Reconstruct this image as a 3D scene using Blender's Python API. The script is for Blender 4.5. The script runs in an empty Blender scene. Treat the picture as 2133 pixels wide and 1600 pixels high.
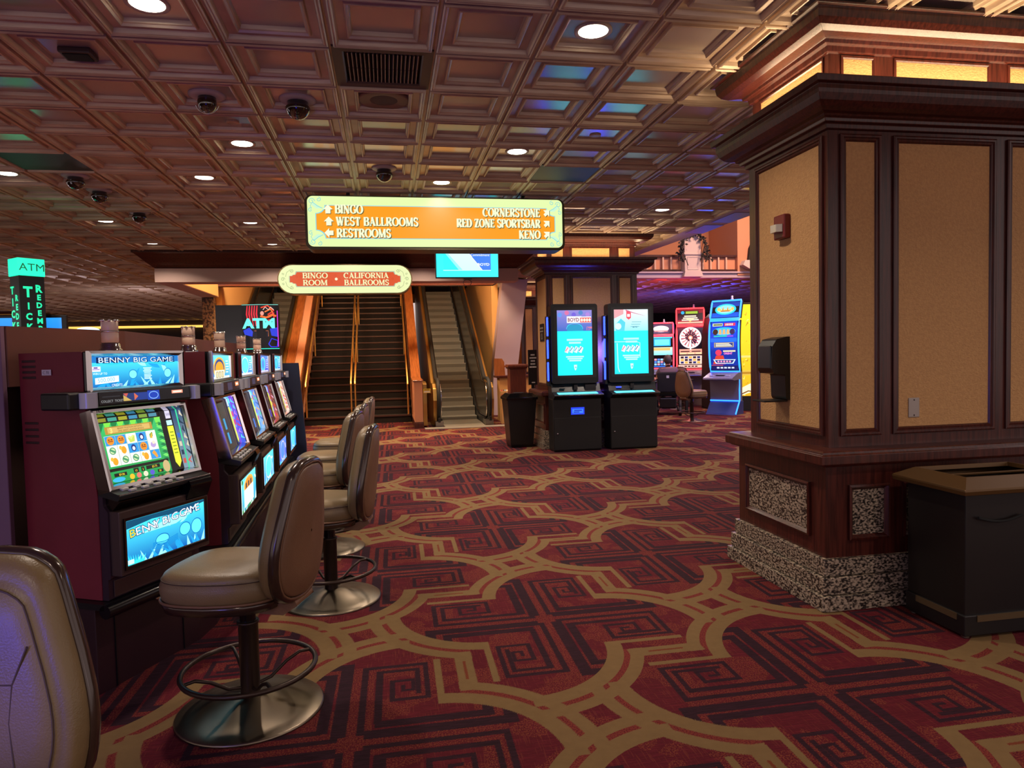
import bpy, math, random
import numpy as np
from mathutils import Vector, Matrix
random.seed(7)
sc = bpy.context.scene
C = sc.collection
PI = math.pi
def L1(c): return c/12.92 if c <= .04045 else ((c+.055)/1.055)**2.4
def hx(s, a=1.0):
    s = s.lstrip('#'); return (L1(int(s[0:2],16)/255), L1(int(s[2:4],16)/255), L1(int(s[4:6],16)/255), a)

# ------------------------------------------------------------ camera
EYE = 1.5
yaw, pitch, roll = .176702, .0432919, .0226297
fw = Vector((math.sin(yaw)*math.cos(pitch), math.cos(yaw)*math.cos(pitch), -math.sin(pitch)))
r0 = Vector((math.cos(yaw), -math.sin(yaw), 0)); d0 = fw.cross(r0)
rx = math.cos(roll)*r0 + math.sin(roll)*d0; dn = -math.sin(roll)*r0 + math.cos(roll)*d0
cam = bpy.data.cameras.new('camera'); cam.sensor_fit = 'HORIZONTAL'; cam.sensor_width = 36
cam.lens = 1447.4/2133*36; cam.clip_end = 300; cam.clip_start = .05
co = bpy.data.objects.new('camera', cam); C.objects.link(co)
M = Matrix((rx, -dn, -fw)).transposed().to_4x4(); M.translation = (0, 0, EYE); co.matrix_world = M
sc.camera = co

# ------------------------------------------------------------ world, exposure
w = bpy.data.worlds.new('world'); sc.world = w; w.use_nodes = True
bgn = w.node_tree.nodes['Background']; bgn.inputs[0].default_value = hx('#bdaca8'); bgn.inputs[1].default_value = .95
sc.view_settings.view_transform = 'Standard'; sc.view_settings.look = 'None'
sc.view_settings.gamma = 1; sc.view_settings.use_curve_mapping = False
sc.view_settings.exposure = 0.64
sc.cycles.use_denoising = True
sc.cycles.max_bounces = 6; sc.cycles.diffuse_bounces = 3; sc.cycles.glossy_bounces = 3
sc.cycles.transmission_bounces = 3; sc.cycles.caustics_reflective = False; sc.cycles.caustics_refractive = False
sc.cycles.sample_clamp_indirect = 4

def lamp(name, loc, power, col, size=.2, kind='AREA', rot=(0,0,0), spread=PI):
    l = bpy.data.lights.new(name, kind); l.energy = power; l.color = hx(col)[:3]
    if kind == 'AREA': l.shape = 'DISK'; l.size = size; l.spread = spread
    else: l.shadow_soft_size = size
    o = bpy.data.objects.new(name, l); o.location = loc; o.rotation_euler = rot; C.objects.link(o); return o
CEIL = 3.355
# bare blue lamp added off view for an unseen game's glow on the corner chair
lamp('game_glow_fill', (-1.5, .8, .95), 20, '#2a36ff', .25, kind='POINT')
# unseen fill lamps added to brighten the ceiling, like glow from hidden games
for gx, gy, gz, gp in ((-9, 13, 1.9, 45), (-12, 21, 1.9, 60), (-6.5, 19, 1.9, 40), (-16, 27, 1.9, 60), (-4.6, 6.2, 1.9, 10), (-3.2, -2, 1.7, 14), (3.2, -2.5, 1.7, 14)):
    lamp('game_glow_fill', (gx, gy, gz), gp, '#d0bcc4', .5, kind='POINT')
# stairwell daylight-warm lamps high in the well
lamp('stairwell_lamp', (-2.6, 14.4, 5.6), 220, '#ffdcae', 1.4)
lamp('stairwell_lamp', (1.4, 14.4, 5.6), 220, '#ffdcae', 1.4)
# atrium lamps on the upper floor
lamp('atrium_lamp', (9.0, 13.6, 6.4), 340, '#ffc9ac', 1.5)
lamp('atrium_lamp', (5.4, 9.6, 6.4), 150, '#c9b4ff', 1.0)

# ------------------------------------------------------------ materials
MATS = {}
def mat(name, col, rough=.5, metal=0, spec=.5, col2=None, nscale=8, nst=(1,1,1), bump=0, bscale=60, bst=(1,1,1), lo=.35, hi=.65, detail=3, coat=0):
    if name in MATS: return MATS[name]
    m = bpy.data.materials.new(name); m.use_nodes = True; nt = m.node_tree; b = nt.nodes['Principled BSDF']
    b.inputs['Base Color'].default_value = hx(col); b.inputs['Roughness'].default_value = rough
    b.inputs['Metallic'].default_value = metal; b.inputs['Specular IOR Level'].default_value = spec
    b.inputs['Coat Weight'].default_value = coat; b.inputs['Coat Roughness'].default_value = .15
    tc = nt.nodes.new('ShaderNodeTexCoord')
    def noise(scale, st, det):
        mp = nt.nodes.new('ShaderNodeMapping'); mp.inputs['Scale'].default_value = st
        nt.links.new(tc.outputs['Object'], mp.inputs[0])
        n = nt.nodes.new('ShaderNodeTexNoise'); n.inputs['Scale'].default_value = scale; n.inputs['Detail'].default_value = det
        nt.links.new(mp.outputs[0], n.inputs['Vector']); return n.outputs['Fac']
    if col2:
        r = nt.nodes.new('ShaderNodeValToRGB'); r.color_ramp.elements[0].position = lo; r.color_ramp.elements[1].position = hi
        r.color_ramp.elements[0].color = hx(col); r.color_ramp.elements[1].color = hx(col2)
        nt.links.new(noise(nscale, nst, detail), r.inputs[0]); nt.links.new(r.outputs[0], b.inputs['Base Color'])
    if bump:
        bp = nt.nodes.new('ShaderNodeBump'); bp.inputs['Strength'].default_value = bump; bp.inputs['Distance'].default_value = .01
        nt.links.new(noise(bscale, bst, 2), bp.inputs['Height']); nt.links.new(bp.outputs[0], b.inputs['Normal'])
    MATS[name] = m; return m
def emit(name, col, strength):
    if name in MATS: return MATS[name]
    m = bpy.data.materials.new(name); m.use_nodes = True; nt = m.node_tree; b = nt.nodes['Principled BSDF']
    b.inputs['Base Color'].default_value = (.02,.02,.02,1); b.inputs['Roughness'].default_value = .3
    b.inputs['Emission Color'].default_value = hx(col); b.inputs['Emission Strength'].default_value = strength
    MATS[name] = m; return m
def screen(name, strength):
    if name in MATS: return MATS[name]
    m = bpy.data.materials.new(name); m.use_nodes = True; nt = m.node_tree; b = nt.nodes['Principled BSDF']
    b.inputs['Base Color'].default_value = (.01,.01,.01,1); b.inputs['Roughness'].default_value = .25
    a = nt.nodes.new('ShaderNodeAttribute'); a.attribute_name = 'Col'
    nt.links.new(a.outputs['Color'], b.inputs['Emission Color']); b.inputs['Emission Strength'].default_value = strength
    MATS[name] = m; return m
def printed(name, rough=.5):
    if name in MATS: return MATS[name]
    m = bpy.data.materials.new(name); m.use_nodes = True; nt = m.node_tree; b = nt.nodes['Principled BSDF']
    b.inputs['Roughness'].default_value = rough
    a = nt.nodes.new('ShaderNodeAttribute'); a.attribute_name = 'Col'
    nt.links.new(a.outputs['Color'], b.inputs['Base Color']); MATS[name] = m; return m

WOOD = mat('dark_mahogany', '#351510', .28, col2='#52241b', nscale=5, nst=(14,14,.8), bump=.05, bscale=40, bst=(6,6,.5))
WOODL = mat('polished_orange_wood', '#7c4522', .28, col2='#9a5c30', nscale=4, nst=(10,1,1), coat=.3)
WOODM = mat('bollard_brown_wood', '#5a2a1e', .35, col2='#6d3524', nscale=6, nst=(8,8,1))
PAPER = mat('woven_wallpaper', '#c4965f', .75, col2='#b88a57', nscale=60, bump=.5, bscale=90, bst=(1,1,1.4))
GRAN = mat('speckled_granite', '#231d1a', .35, col2='#b09e88', nscale=58, nst=(1,1,1.6), lo=.43, hi=.60, detail=10)
PLAST = mat('mauve_plaster', '#c4a69b', .8)
LAV = mat('lavender_plaster', '#b7a3ad', .8)
YEL = mat('cream_plaster', '#d9a765', .85)
PEACH = mat('peach_plaster', '#c58a68', .85)
BLACK = mat('black_plastic', '#0c0c0f', .38)
BLACKG = mat('glossy_black', '#08080b', .12)
NAVY = mat('navy_laminate', '#1d2038', .45)
CHROME = mat('chrome', '#c8c4c4', .12, 1)
DARKCH = mat('smoked_chrome', '#5a5152', .2, 1)
STEEL = mat('brushed_steel', '#8f8a83', .32, 1, bump=.05, bscale=30, bst=(1,1,20))
BRONZE = mat('brushed_bronze', '#6e6252', .36, 1, col2='#85796a', nscale=3)
BRASS = mat('polished_brass', '#e3bb6c', .3, .9)
GOLDP = mat('champagne_metal', '#b28c4e', .38, .9, bump=.03, bscale=40, bst=(1,10,1))
LEATH = mat('tan_vinyl', '#7e6848', .38, col2='#746042', nscale=5, bump=.12, bscale=220)
LEATHB = mat('brown_vinyl_back', '#77563f', .48, col2='#6e4e39', nscale=4, bump=.12, bscale=220)
TRIMB = mat('dark_bronze_bumper', '#3d2c24', .22, .3, coat=.6)
PIPE = mat('brown_tube', '#35261f', .35, .5)
MAROON = mat('maroon_laminate', '#77202e', .5, col2='#6c1a27', nscale=3)
MAROOND = mat('dark_maroon_laminate', '#2e0e16', .5)
BROWNP = mat('brown_laminate', '#693a2a', .6, col2='#5f3426', nscale=3)
MAUVEP = mat('plum_laminate', '#6e4e62', .6)
PUTTY = mat('white_plastic', '#b9b2b6', .4)
GREYST = mat('grey_step_metal', '#74736e', .55, .1, bump=.15, bscale=20, bst=(40,1,1))
GREYPAN = mat('grey_balustrade', '#4a4641', .25, .6)
STAIRC = mat('dark_stair_carpet', '#0f0507', .95, col2='#0a0405', nscale=90, bump=.4, bscale=200)
NOSE = mat('brown_nosing', '#3f2620', .45)
SKIN = mat('skin', '#b9846a', .55)
HAIR = mat('grey_brown_hair', '#4c423b', .7)
SHIRT = mat('mauve_shirt', '#6b5560', .85)
RUBBER = mat('black_rubber', '#0a0a0a', .7)
SILVER = mat('silver_panel', '#b4b2bc', .38, .35)
LEAFD = mat('dark_vine_leaf', '#1c1512', .8)
GLASSD = mat('smoked_dome', '#0a0a0c', .04, spec=.9, coat=1)
FIELD = None
SCR = screen('lit_screen', .78)
SCR2 = screen('bright_screen', .88)
SIGNM = screen('lit_sign_face', .69)
PRINT = printed('printed_face')

# ------------------------------------------------------------ mesh builder
class G:
    def __init__(s): s.v=[]; s.f=[]; s.m=[]; s.c=[]; s.sm=[]
    def add(s, vs, fs, mi=0, col=None, smooth=False):
        o = len(s.v); s.v += [tuple(x) for x in vs]
        for f in fs:
            s.f.append(tuple(i+o for i in f)); s.m.append(mi); s.sm.append(smooth)
            if isinstance(col, list): s.c.append([col[i] for i in f])
            else: s.c.append([col or (0,0,0,1)]*len(f))
        return s
    def box(s, x0,x1,y0,y1,z0,z1, mi=0):
        v=[(x0,y0,z0),(x1,y0,z0),(x1,y1,z0),(x0,y1,z0),(x0,y0,z1),(x1,y0,z1),(x1,y1,z1),(x0,y1,z1)]
        return s.add(v,[(0,3,2,1),(4,5,6,7),(0,1,5,4),(1,2,6,5),(2,3,7,6),(3,0,4,7)],mi)
    def prism(s, poly, axis, a0, a1, mi=0, smooth=False):
        n=len(poly)
        def P(p,a): return {'x':(a,p[0],p[1]),'y':(p[0],a,p[1]),'z':(p[0],p[1],a)}[axis]
        v=[P(p,a0) for p in poly]+[P(p,a1) for p in poly]
        s.add(v,[tuple(range(n))[::-1],tuple(range(n,2*n))],mi)
        o=[(i,(i+1)%n,n+(i+1)%n,n+i) for i in range(n)]
        return s.add(v,o,mi,smooth=smooth)
    def loft(s, rings, mi=0, cap=True, smooth=True, closed=True):
        n=len(rings[0]); v=[p for r in rings for p in r]; f=[]
        for k in range(len(rings)-1):
            for i in range(n if closed else n-1):
                j=(i+1)%n; f.append((k*n+i,k*n+j,(k+1)*n+j,(k+1)*n+i))
        s.add(v,f,mi,smooth=smooth)
        if cap:
            s.add(rings[0],[tuple(range(n))[::-1]],mi); s.add(rings[-1],[tuple(range(n))],mi)
        return s
    def lathe(s, prof, n=24, c=(0,0,0), mi=0, smooth=True, cap=True, axis='z'):
        rings=[]
        for r,z in prof:
            ring=[]
            for k in range(n):
                a=2*PI*k/n; x,y=r*math.cos(a),r*math.sin(a)
                p={'z':(x,y,z),'y':(x,z,y),'x':(z,x,y)}[axis]; ring.append((p[0]+c[0],p[1]+c[1],p[2]+c[2]))
            rings.append(ring)
        return s.loft(rings,mi,cap,smooth)
    def tube(s, pts, r, n=8, mi=0, closed=False, cap=True):
        pts=[Vector(p) for p in pts]; m=len(pts); rings=[]; up=None
        for i,p in enumerate(pts):
            if closed: t=(pts[(i+1)%m]-pts[i-1]).normalized()
            else: t=(pts[min(i+1,m-1)]-pts[max(i-1,0)]).normalized()
            if up is None:
                a=Vector((0,0,1)) if abs(t.z)<.9 else Vector((1,0,0)); up=(a-t*a.dot(t)).normalized()
            else: up=(up-t*up.dot(t)).normalized()
            b=t.cross(up); rr=r[i] if isinstance(r,(list,tuple)) else r
            rings.append([tuple(p+rr*(math.cos(2*PI*k/n)*up+math.sin(2*PI*k/n)*b)) for k in range(n)])
        if closed: rings.append(rings[0])
        return s.loft(rings,mi,cap and not closed)
    def ring4(s, x0,x1,y0,y1, prof, mi=0, cap=False):
        rings=[[(x0-o,y0-o,z),(x1+o,y0-o,z),(x1+o,y1+o,z),(x0-o,y1+o,z)] for o,z in prof]
        return s.loft(rings,mi,cap,smooth=False)
    def frame(s, O,U,V,N, rect, prof, mi=0, fill=None, fmi=0):
        """picture-frame moulding: prof = [(inset, height)] rings around rect (u0,u1,v0,v1)"""
        O,U,V,N=map(Vector,(O,U,V,N)); u0,u1,v0,v1=rect; rings=[]
        for i,h in prof:
            rings.append([tuple(O+U*a+V*b+N*h) for a,b in ((u0+i,v0+i),(u1-i,v0+i),(u1-i,v1-i),(u0+i,v1-i))])
        s.loft(rings,mi,False,False)
        if fill is not None: s.add(rings[-1],[(0,1,2,3)],fmi)
        return s
    def ell(s, c, r, n=16, k=10, mi=0):
        return s.loft([[(c[0]+r[0]*math.sin(PI*j/k)*math.cos(2*PI*i/n)+0, c[1]+r[1]*math.sin(PI*j/k)*math.sin(2*PI*i/n), c[2]+r[2]*math.cos(PI*j/k)) for i in range(n)][::-1] for j in range(k+1)],mi,False)
def obj(name, g, mats, parent=None, bev=0, sub=0, loc=None):
    if not isinstance(mats,(list,tuple)): mats=[mats]
    me=bpy.data.meshes.new(name); me.from_pydata(g.v,[],g.f); 
    for m in mats: me.materials.append(m)
    me.polygons.foreach_set('material_index',g.m); me.polygons.foreach_set('use_smooth',g.sm)
    if any(m in (SCR,SCR2,SIGNM,PRINT) for m in mats):
        ca=me.color_attributes.new('Col','FLOAT_COLOR','CORNER')
        ca.data.foreach_set('color',[x for f in g.c for c in f for x in c])
    me.update()
    o=bpy.data.objects.new(name,me); C.objects.link(o)
    if parent: o.parent=parent
    if loc: o.location=loc
    if bev:
        b=o.modifiers.new('b','BEVEL'); b.width=bev; b.segments=2; b.limit_method='ANGLE'; b.angle_limit=.6
    if sub:
        b=o.modifiers.new('s','SUBSURF'); b.levels=sub; b.render_levels=sub
    return o
def tag(o, label, cat, group=None):
    o['label']=label; o['category']=cat
    if group: o['group']=group
    return o
def thing(name, label, cat, loc=(0,0,0), rz=0, group=None):
    o=bpy.data.objects.new(name,None); C.objects.link(o); o.location=loc; o.rotation_euler=(0,0,rz); o.empty_display_size=.1
    return tag(o,label,cat,group)
def struct(name, g, m, bev=0):
    o=obj(name,g,m,bev=bev); o['kind']='structure'; return o
def dup(root, loc, rz, label, group=None):
    r=root.copy(); C.objects.link(r); r.location=loc; r.rotation_euler=(0,0,rz); r['label']=label
    if group: r['group']=group
    for ch in list(root.children):
        c=ch.copy(); C.objects.link(c); c.parent=r
        for gc in list(ch.children):
            d=gc.copy(); C.objects.link(d); d.parent=c
    return r

# ------------------------------------------------------------ flat artwork and lettering
class Art:
    """coloured shapes on a plane; u,v in metres, small layer offsets along N"""
    def __init__(s, O,U,V,N, step=.0007):
        s.O,s.U,s.V,s.N=map(Vector,(O,U,V,N)); s.g=G(); s.step=step; s.layer=0
    def P(s,u,v,k): return tuple(s.O+s.U*u+s.V*v+s.N*(s.step*k))
    def poly(s, pts, col, k=None):
        k=s.layer if k is None else k
        cs=[hx(c) if isinstance(c,str) else c for c in col] if isinstance(col,list) else (hx(col) if isinstance(col,str) else col)
        s.g.add([s.P(u,v,k) for u,v in pts],[tuple(range(len(pts)))],0,cs)
    def rect(s,u0,u1,v0,v1,col,k=None): s.poly([(u0,v0),(u1,v0),(u1,v1),(u0,v1)],col,k)
    def grad(s,u0,u1,v0,v1,cb,ct,k=None): s.poly([(u0,v0),(u1,v0),(u1,v1),(u0,v1)],[cb,cb,ct,ct],k)
    def disc(s,cu,cv,ru,rv,col,k=None,n=20,a0=0,a1=2*PI):
        s.poly([(cu+ru*math.cos(a0+(a1-a0)*i/n),cv+rv*math.sin(a0+(a1-a0)*i/n)) for i in range(n if a1-a0>6.2 else n+1)],col,k)
    def ring(s,cu,cv,ru,rv,t,col,k=None,n=24,a0=0,a1=2*PI):
        k=s.layer if k is None else k; c=hx(col); v=[];f=[]
        for i in range(n+1):
            a=a0+(a1-a0)*i/n; x,y=math.cos(a),math.sin(a)
            v+=[s.P(cu+(ru-t)*x,cv+(rv-t)*y,k),s.P(cu+ru*x,cv+rv*y,k)]
        s.g.add(v,[(2*i,2*i+1,2*i+3,2*i+2) for i in range(n)],0,c)
    def stroke(s,pts,wd,col,k=None):
        k=s.layer if k is None else k; c=hx(col) if isinstance(col,str) else col; n=len(pts)
        wd=wd if isinstance(wd,(list,tuple)) else [wd]*n; v=[]
        for i,(x,y) in enumerate(pts):
            x0,y0=pts[max(i-1,0)]; x1,y1=pts[min(i+1,n-1)]; dx,dy=x1-x0,y1-y0; l=math.hypot(dx,dy) or 1
            h=wd[i]/2; v+=[s.P(x-dy/l*h,y+dx/l*h,k),s.P(x+dy/l*h,y-dx/l*h,k)]
        s.g.add(v,[(2*i,2*i+1,2*i+3,2*i+2) for i in range(n-1)],0,c)
    def text(s,txt,u,v,h,col,k=None,align='LEFT',bold=0,wide=1,shear=0,rot=0):
        k=s.layer if k is None else k
        cu=bpy.data.curves.new('t','FONT'); cu.body=txt; cu.size=1; cu.align_x=align; cu.resolution_u=2; cu.offset=bold; cu.shear=shear; cu.fill_mode='FRONT'
        o=bpy.data.objects.new('t',cu); me=o.to_mesh()
        sz=h/.70; ca,sa=math.cos(rot),math.sin(rot)
        vs=[(p.co.x*sz*wide,p.co.y*sz) for p in me.vertices]
        c=hx(col)
        s.g.add([s.P(u+x*ca-y*sa,v+x*sa+y*ca,k) for x,y in vs],[tuple(p.vertices) for p in me.polygons],0,c)
        wdt=max((x for x,y in vs),default=0)-min((x for x,y in vs),default=0)
        o.to_mesh_clear(); bpy.data.objects.remove(o); bpy.data.curves.remove(cu); return wdt
    # hand-drawn roman capitals: list of (points, width class)
    def serif(s,txt,u,v,h,col,k=None,align='LEFT',cond=1.0,heavy=1.0,fit=None):
        T,t=.19*heavy,.085*heavy
        def arc(cx,cy,rx,ry,a0,a1,n=12):
            pts=[];ws=[]
            for i in range(n+1):
                a=math.radians(a0+(a1-a0)*i/n); pts.append((cx+rx*math.cos(a),cy+ry*math.sin(a))); ws.append(t+(T-t)*abs(math.cos(a))**1.3)
            return pts,ws
        def glyph(ch):
            S=[]; w=.66
            V=lambda x,a=0,b=1:S.append(([(x,a),(x,b)],T)); 
            H=lambda y,a,b,q=t:S.append(([(a,y),(b,y)],q))
            F=lambda x,y,hw=.15:S.append(([(x-hw,y),(x+hw,y)],t*.95))
            e=t*.47
            if ch=='B': V(.16);H(1-e,.02,.4);H(.53,.16,.4);H(e,.02,.42);S.append(arc(.38,.76,.2,.2,-90,90));S.append(arc(.40,.28,.23,.24,-90,90));w=.70
            elif ch=='I': V(.16);F(.16,e);F(.16,1-e);w=.32
            elif ch=='N': S.append(([(.14,0),(.14,1)],t));S.append(([(.12,1),(.66,0)],T));S.append(([(.66,0),(.66,1)],t));F(.14,e,.13);F(.10,1-e,.1);F(.66,1-e,.13);w=.80
            elif ch in 'GC':
                S.append(arc(.42,.5,.33,.46,48,312,18)); S.append(([(.66,.68),(.66,1)],t))
                if ch=='G': S.append(([(.66,.05),(.66,.45)],T*.8));F(.62,.45,.14)
                w=.78
            elif ch=='O': S.append(arc(.42,.5,.34,.46,0,360,24));w=.84
            elif ch=='W': S.append(([(.08,1),(.30,0)],T));S.append(([(.30,0),(.50,.95)],t));S.append(([(.46,1),(.68,0)],T));S.append(([(.68,0),(.90,1)],t));F(.08,1-e,.13);F(.90,1-e,.13);F(.48,1-e,.10);w=1.0
            elif ch=='E': V(.16);H(1-e,.02,.56);H(.52,.16,.46);H(e,.02,.58);S.append(([(.56,.78),(.56,1)],t));S.append(([(.58,0),(.58,.24)],t));S.append(([(.46,.42),(.46,.62)],t*.8));w=.66
            elif ch=='F': V(.16);H(1-e,.02,.56);H(.52,.16,.46);S.append(([(.56,.76),(.56,1)],t));S.append(([(.46,.42),(.46,.62)],t*.8));F(.16,e);w=.62
            elif ch=='S': 
                p1=arc(.30,.745,.21,.215,20,270,12);p2=arc(.30,.265,.22,.225,90,-160,12)
                S.append((p1[0],[t+(T-t)*.75*abs(math.sin(math.pi*i/12)) for i in range(13)]));S.append((p2[0],[T*.8]+[t+(T-t)*.75*abs(math.sin(math.pi*i/12)) for i in range(1,13)]))
                S.append(([(.52,.70),(.52,.98)],t));S.append(([(.08,.02),(.08,.3)],t));w=.60
            elif ch=='T': V(.34);F(.34,e);H(1-e,.03,.65);S.append(([(.06,.74),(.06,1)],t));S.append(([(.62,.74),(.62,1)],t));w=.68
            elif ch=='A': S.append(([(.14,0),(.38,1)],t));S.append(([(.36,1),(.66,0)],T));H(.33,.2,.56);F(.13,e,.12);F(.66,e,.14);w=.80
            elif ch=='L': V(.16);F(.16,1-e);H(e,.02,.56);S.append(([(.56,0),(.56,.26)],t));w=.62
            elif ch=='R': V(.16);F(.16,e);H(1-e,.02,.4);H(.5,.16,.4);S.append(arc(.38,.75,.21,.21,-90,90));S.append(([(.38,.5),(.66,.02)],T));F(.68,e,.09);w=.76
            elif ch=='P': V(.16);F(.16,e);H(1-e,.02,.4);H(.46,.16,.4);S.append(arc(.38,.73,.23,.23,-90,90));w=.68
            elif ch=='M': S.append(([(.13,0),(.13,1)],t));S.append(([(.15,1),(.45,.05)],T*.9));S.append(([(.45,.05),(.76,1)],t));S.append(([(.80,0),(.80,1)],T));F(.13,e,.12);F(.80,e);F(.11,1-e,.1);F(.82,1-e,.12);w=.98
            elif ch=='K': V(.16);F(.16,e);F(.16,1-e);S.append(([(.2,.42),(.62,1)],t));S.append(([(.32,.58),(.66,0)],T));F(.66,e,.11);F(.62,1-e,.11);w=.76
            elif ch=='D': V(.16);H(1-e,.02,.38);H(e,.02,.38);S.append(arc(.36,.5,.34,.46,-90,90,14));w=.80
            elif ch=='Z': H(1-e,.06,.6);H(e,.06,.62);S.append(([(.52,1),(.14,0)],T));S.append(([(.08,.76),(.08,1)],t));S.append(([(.6,0),(.6,.24)],t));w=.68
            else: w=.34
            return S,w
        gl=[glyph(c) for c in txt]; tot=sum(g[1]+.03 for g in gl)*h*cond
        if fit: cond*=fit/tot; tot=fit
        x=u-(tot if align=='RIGHT' else tot/2 if align=='CENTER' else 0)
        for S,wd in gl:
            for pts,ws in S:
                s.stroke([(x+a*h*cond,v+b*h) for a,b in pts],[q*h for q in ws] if isinstance(ws,list) else ws*h,col,k)
            x+=(wd+.03)*h*cond
        return tot
    def curl(s,u,v,r,turns,col,wd,flip=1,a0=0,k=None):
        n=int(18*turns); s.stroke([(u+flip*r*(1-.75*i/n)*math.cos(a0+2*PI*turns*i/n),v+r*(1-.75*i/n)*math.sin(a0+2*PI*turns*i/n)) for i in range(n+1)],wd,col,k)
    def make(s,name,m,parent=None): return obj(name,s.g,m,parent)

# ============================================================ FLOOR: carpet
class X:
    """math-node expressions"""
    nt=None
    def __init__(s,k): s.k=k
    @staticmethod
    def op(o,*a):
        n=X.nt.nodes.new('ShaderNodeMath'); n.operation=o
        for i,q in enumerate(a):
            q=q.k if isinstance(q,X) else q
            if isinstance(q,(int,float)): n.inputs[i].default_value=q
            else: X.nt.links.new(q,n.inputs[i])
        return X(n.outputs[0])
    def __add__(a,b): return X.op('ADD',a,b)
    def __sub__(a,b): return X.op('SUBTRACT',a,b)
    def __rsub__(a,b): return X.op('SUBTRACT',b,a)
    def __mul__(a,b): return X.op('MULTIPLY',a,b)
    __radd__=__add__; __rmul__=__mul__
    def abs(a): return X.op('ABSOLUTE',a)
    def lt(a,b): return X.op('LESS_THAN',a,b)
    def gt(a,b): return X.op('GREATER_THAN',a,b)
    def mx(a,b): return X.op('MAXIMUM',a,b)
    def mn(a,b): return X.op('MINIMUM',a,b)
def mix(f,a,b):
    n=X.nt.nodes.new('ShaderNodeMix'); n.data_type='RGBA'
    X.nt.links.new(f.k,n.inputs[0])
    for i,q in ((6,a),(7,b)):
        if isinstance(q,str): n.inputs[i].default_value=hx(q)
        else: X.nt.links.new(q,n.inputs[i])
    return n.outputs[2]
def carpet():
    m=bpy.data.materials.new('patterned_carpet'); m.use_nodes=True; nt=m.node_tree; X.nt=nt; b=nt.nodes['Principled BSDF']
    b.inputs['Roughness'].default_value=.95; b.inputs['Specular IOR Level'].default_value=.15
    tc=nt.nodes.new('ShaderNodeTexCoord'); sp=nt.nodes.new('ShaderNodeSeparateXYZ'); nt.links.new(tc.outputs['Object'],sp.inputs[0])
    x,y=X(sp.outputs[0]),X(sp.outputs[1])
    def noise(scale,st=(1,1,1),det=2):
        mp=nt.nodes.new('ShaderNodeMapping'); mp.inputs['Scale'].default_value=st; nt.links.new(tc.outputs['Object'],mp.inputs[0])
        n=nt.nodes.new('ShaderNodeTexNoise'); n.inputs['Scale'].default_value=scale; n.inputs['Detail'].default_value=det
        nt.links.new(mp.outputs[0],n.inputs['Vector']); return X(n.outputs['Fac'])
    wv=(noise(260)-.5)*.022                       # yarn jitter on every edge
    u=(x-.835-(y-3.78)*.012)*(1/1.01)+wv; v=(y-3.78)*(1/1.07)+wv
    p=X.op('ROUND',(u+v)*.5); q=X.op('ROUND',(u-v)*.5)
    du=u-(p+q); dv=v-(p-q); au,av=du.abs(),dv.abs()
    sw=(du*dv).lt(0)
    a=0-(au+(av-au)*sw); c=0-(av+(au-av)*sw)
    def dist(cx,cy):
        e,f=a-cx,c-cy; return X.op('SQRT',e*e+f*f)
    def band(d,lo,hi): return (d-(lo+hi)/2).abs().lt((hi-lo)/2)
    def arcs(cx,cy,c1,c2,c3):
        d=dist(cx,cy); be=(band(d,.47,.552)*c1).mx(band(d,.582,.648)*c2)
        if c3 is not None: be=be*c3
        return be, band(d,.552,.582)*c2*(c3 if c3 is not None else 1)
    B1,R1=arcs(-.335,.245,a.lt(-.355),a.lt(-.455),None)
    B2,R2=arcs(-.245,-.335,c.lt(-.355),c.lt(-.455),a.gt(-.245))
    B3,R3=arcs(-.665,-1.245,a.gt(-.645),a.gt(-.545),None)
    B4,R4=arcs(-.755,-.665,c.gt(-.645),c.gt(-.545),a.lt(-.755))
    def rect(x0,x1,y0,y1):
        return ((a-(x0+x1)/2).abs()-(x1-x0)/2).mx((c-(y0+y1)/2).abs()-(y1-y0)/2)
    blk=rect(-.387,-.355,-.64,-.23).mn(rect(-.645,-.613,-.77,-.36)).mn(rect(-.542,-.458,-.69,-.31)).lt(0)
    slit=rect(-.507,-.493,-.59,-.41).lt(0)
    beige=B1.mx(B2).mx(B3).mx(B4).mx(blk); red=R1.mx(R2).mx(R3).mx(R4)
    dark=None
    for r in ((-.05,-.02,-.62,-.05),(-.325,-.02,-.62,-.592),(-.327,-.303,-.62,-.285),(-.327,-.15,-.307,-.283),(-.172,-.148,-.47,-.285),(-.262,-.148,-.47,-.448),(-.262,-.243,-.47,-.36),(-.262,-.198,-.379,-.36),(-.217,-.198,-.42,-.36),
              (-.118,-.085,-.57,-.12),(-.285,-.085,-.57,-.545),(-.287,-.263,-.57,-.33),(-.58,-.09,-.140,-.092),(-.58,-.535,-.20,-.092),(-.67,-.05,-.080,-.02),(-.67,-.615,-.17,-.02)):
        d=rect(*r); dark=d if dark is None else dark.mn(d)
    dark=dark.lt(0)
    # base: crimson ground with orange flecked clouds, plus woven streaks
    cloud=noise(4.2,(1,1,1),2); fleck=noise(150,(1,1.0,1),1); streak=noise(10,(1,22,1),2); s2=noise(9,(20,1,1),2)
    near=(rect(-.56,-.02,-.56,-.02).abs().lt(.06)).mx(cloud.gt(.53))
    orange=near*fleck.gt(.54)
    base=mix(X.op('SMOOTH_MIN',streak.gt(.55),1,.1),'#50121c','#5e1823')
    base=mix(s2.gt(.60)*.55,base,'#6a2e25')
    base=mix(orange*.55,base,'#82442a')
    bei=mix(noise(22,(1,1,1),3),'#6a5335','#78603e')
    rl=mix(fleck.gt(.52),'#733127','#5a1a20')
    dk=mix(streak.gt(.5),'#26121a','#301722')
    col=mix(dark,base,dk); col=mix(red,col,rl); col=mix(beige,col,bei); col=mix(slit,col,'#6a3320')
    wr=mix(noise(1.1,(1,1,1),2)*.25,'#ffffff','#9a8a8a')
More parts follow.
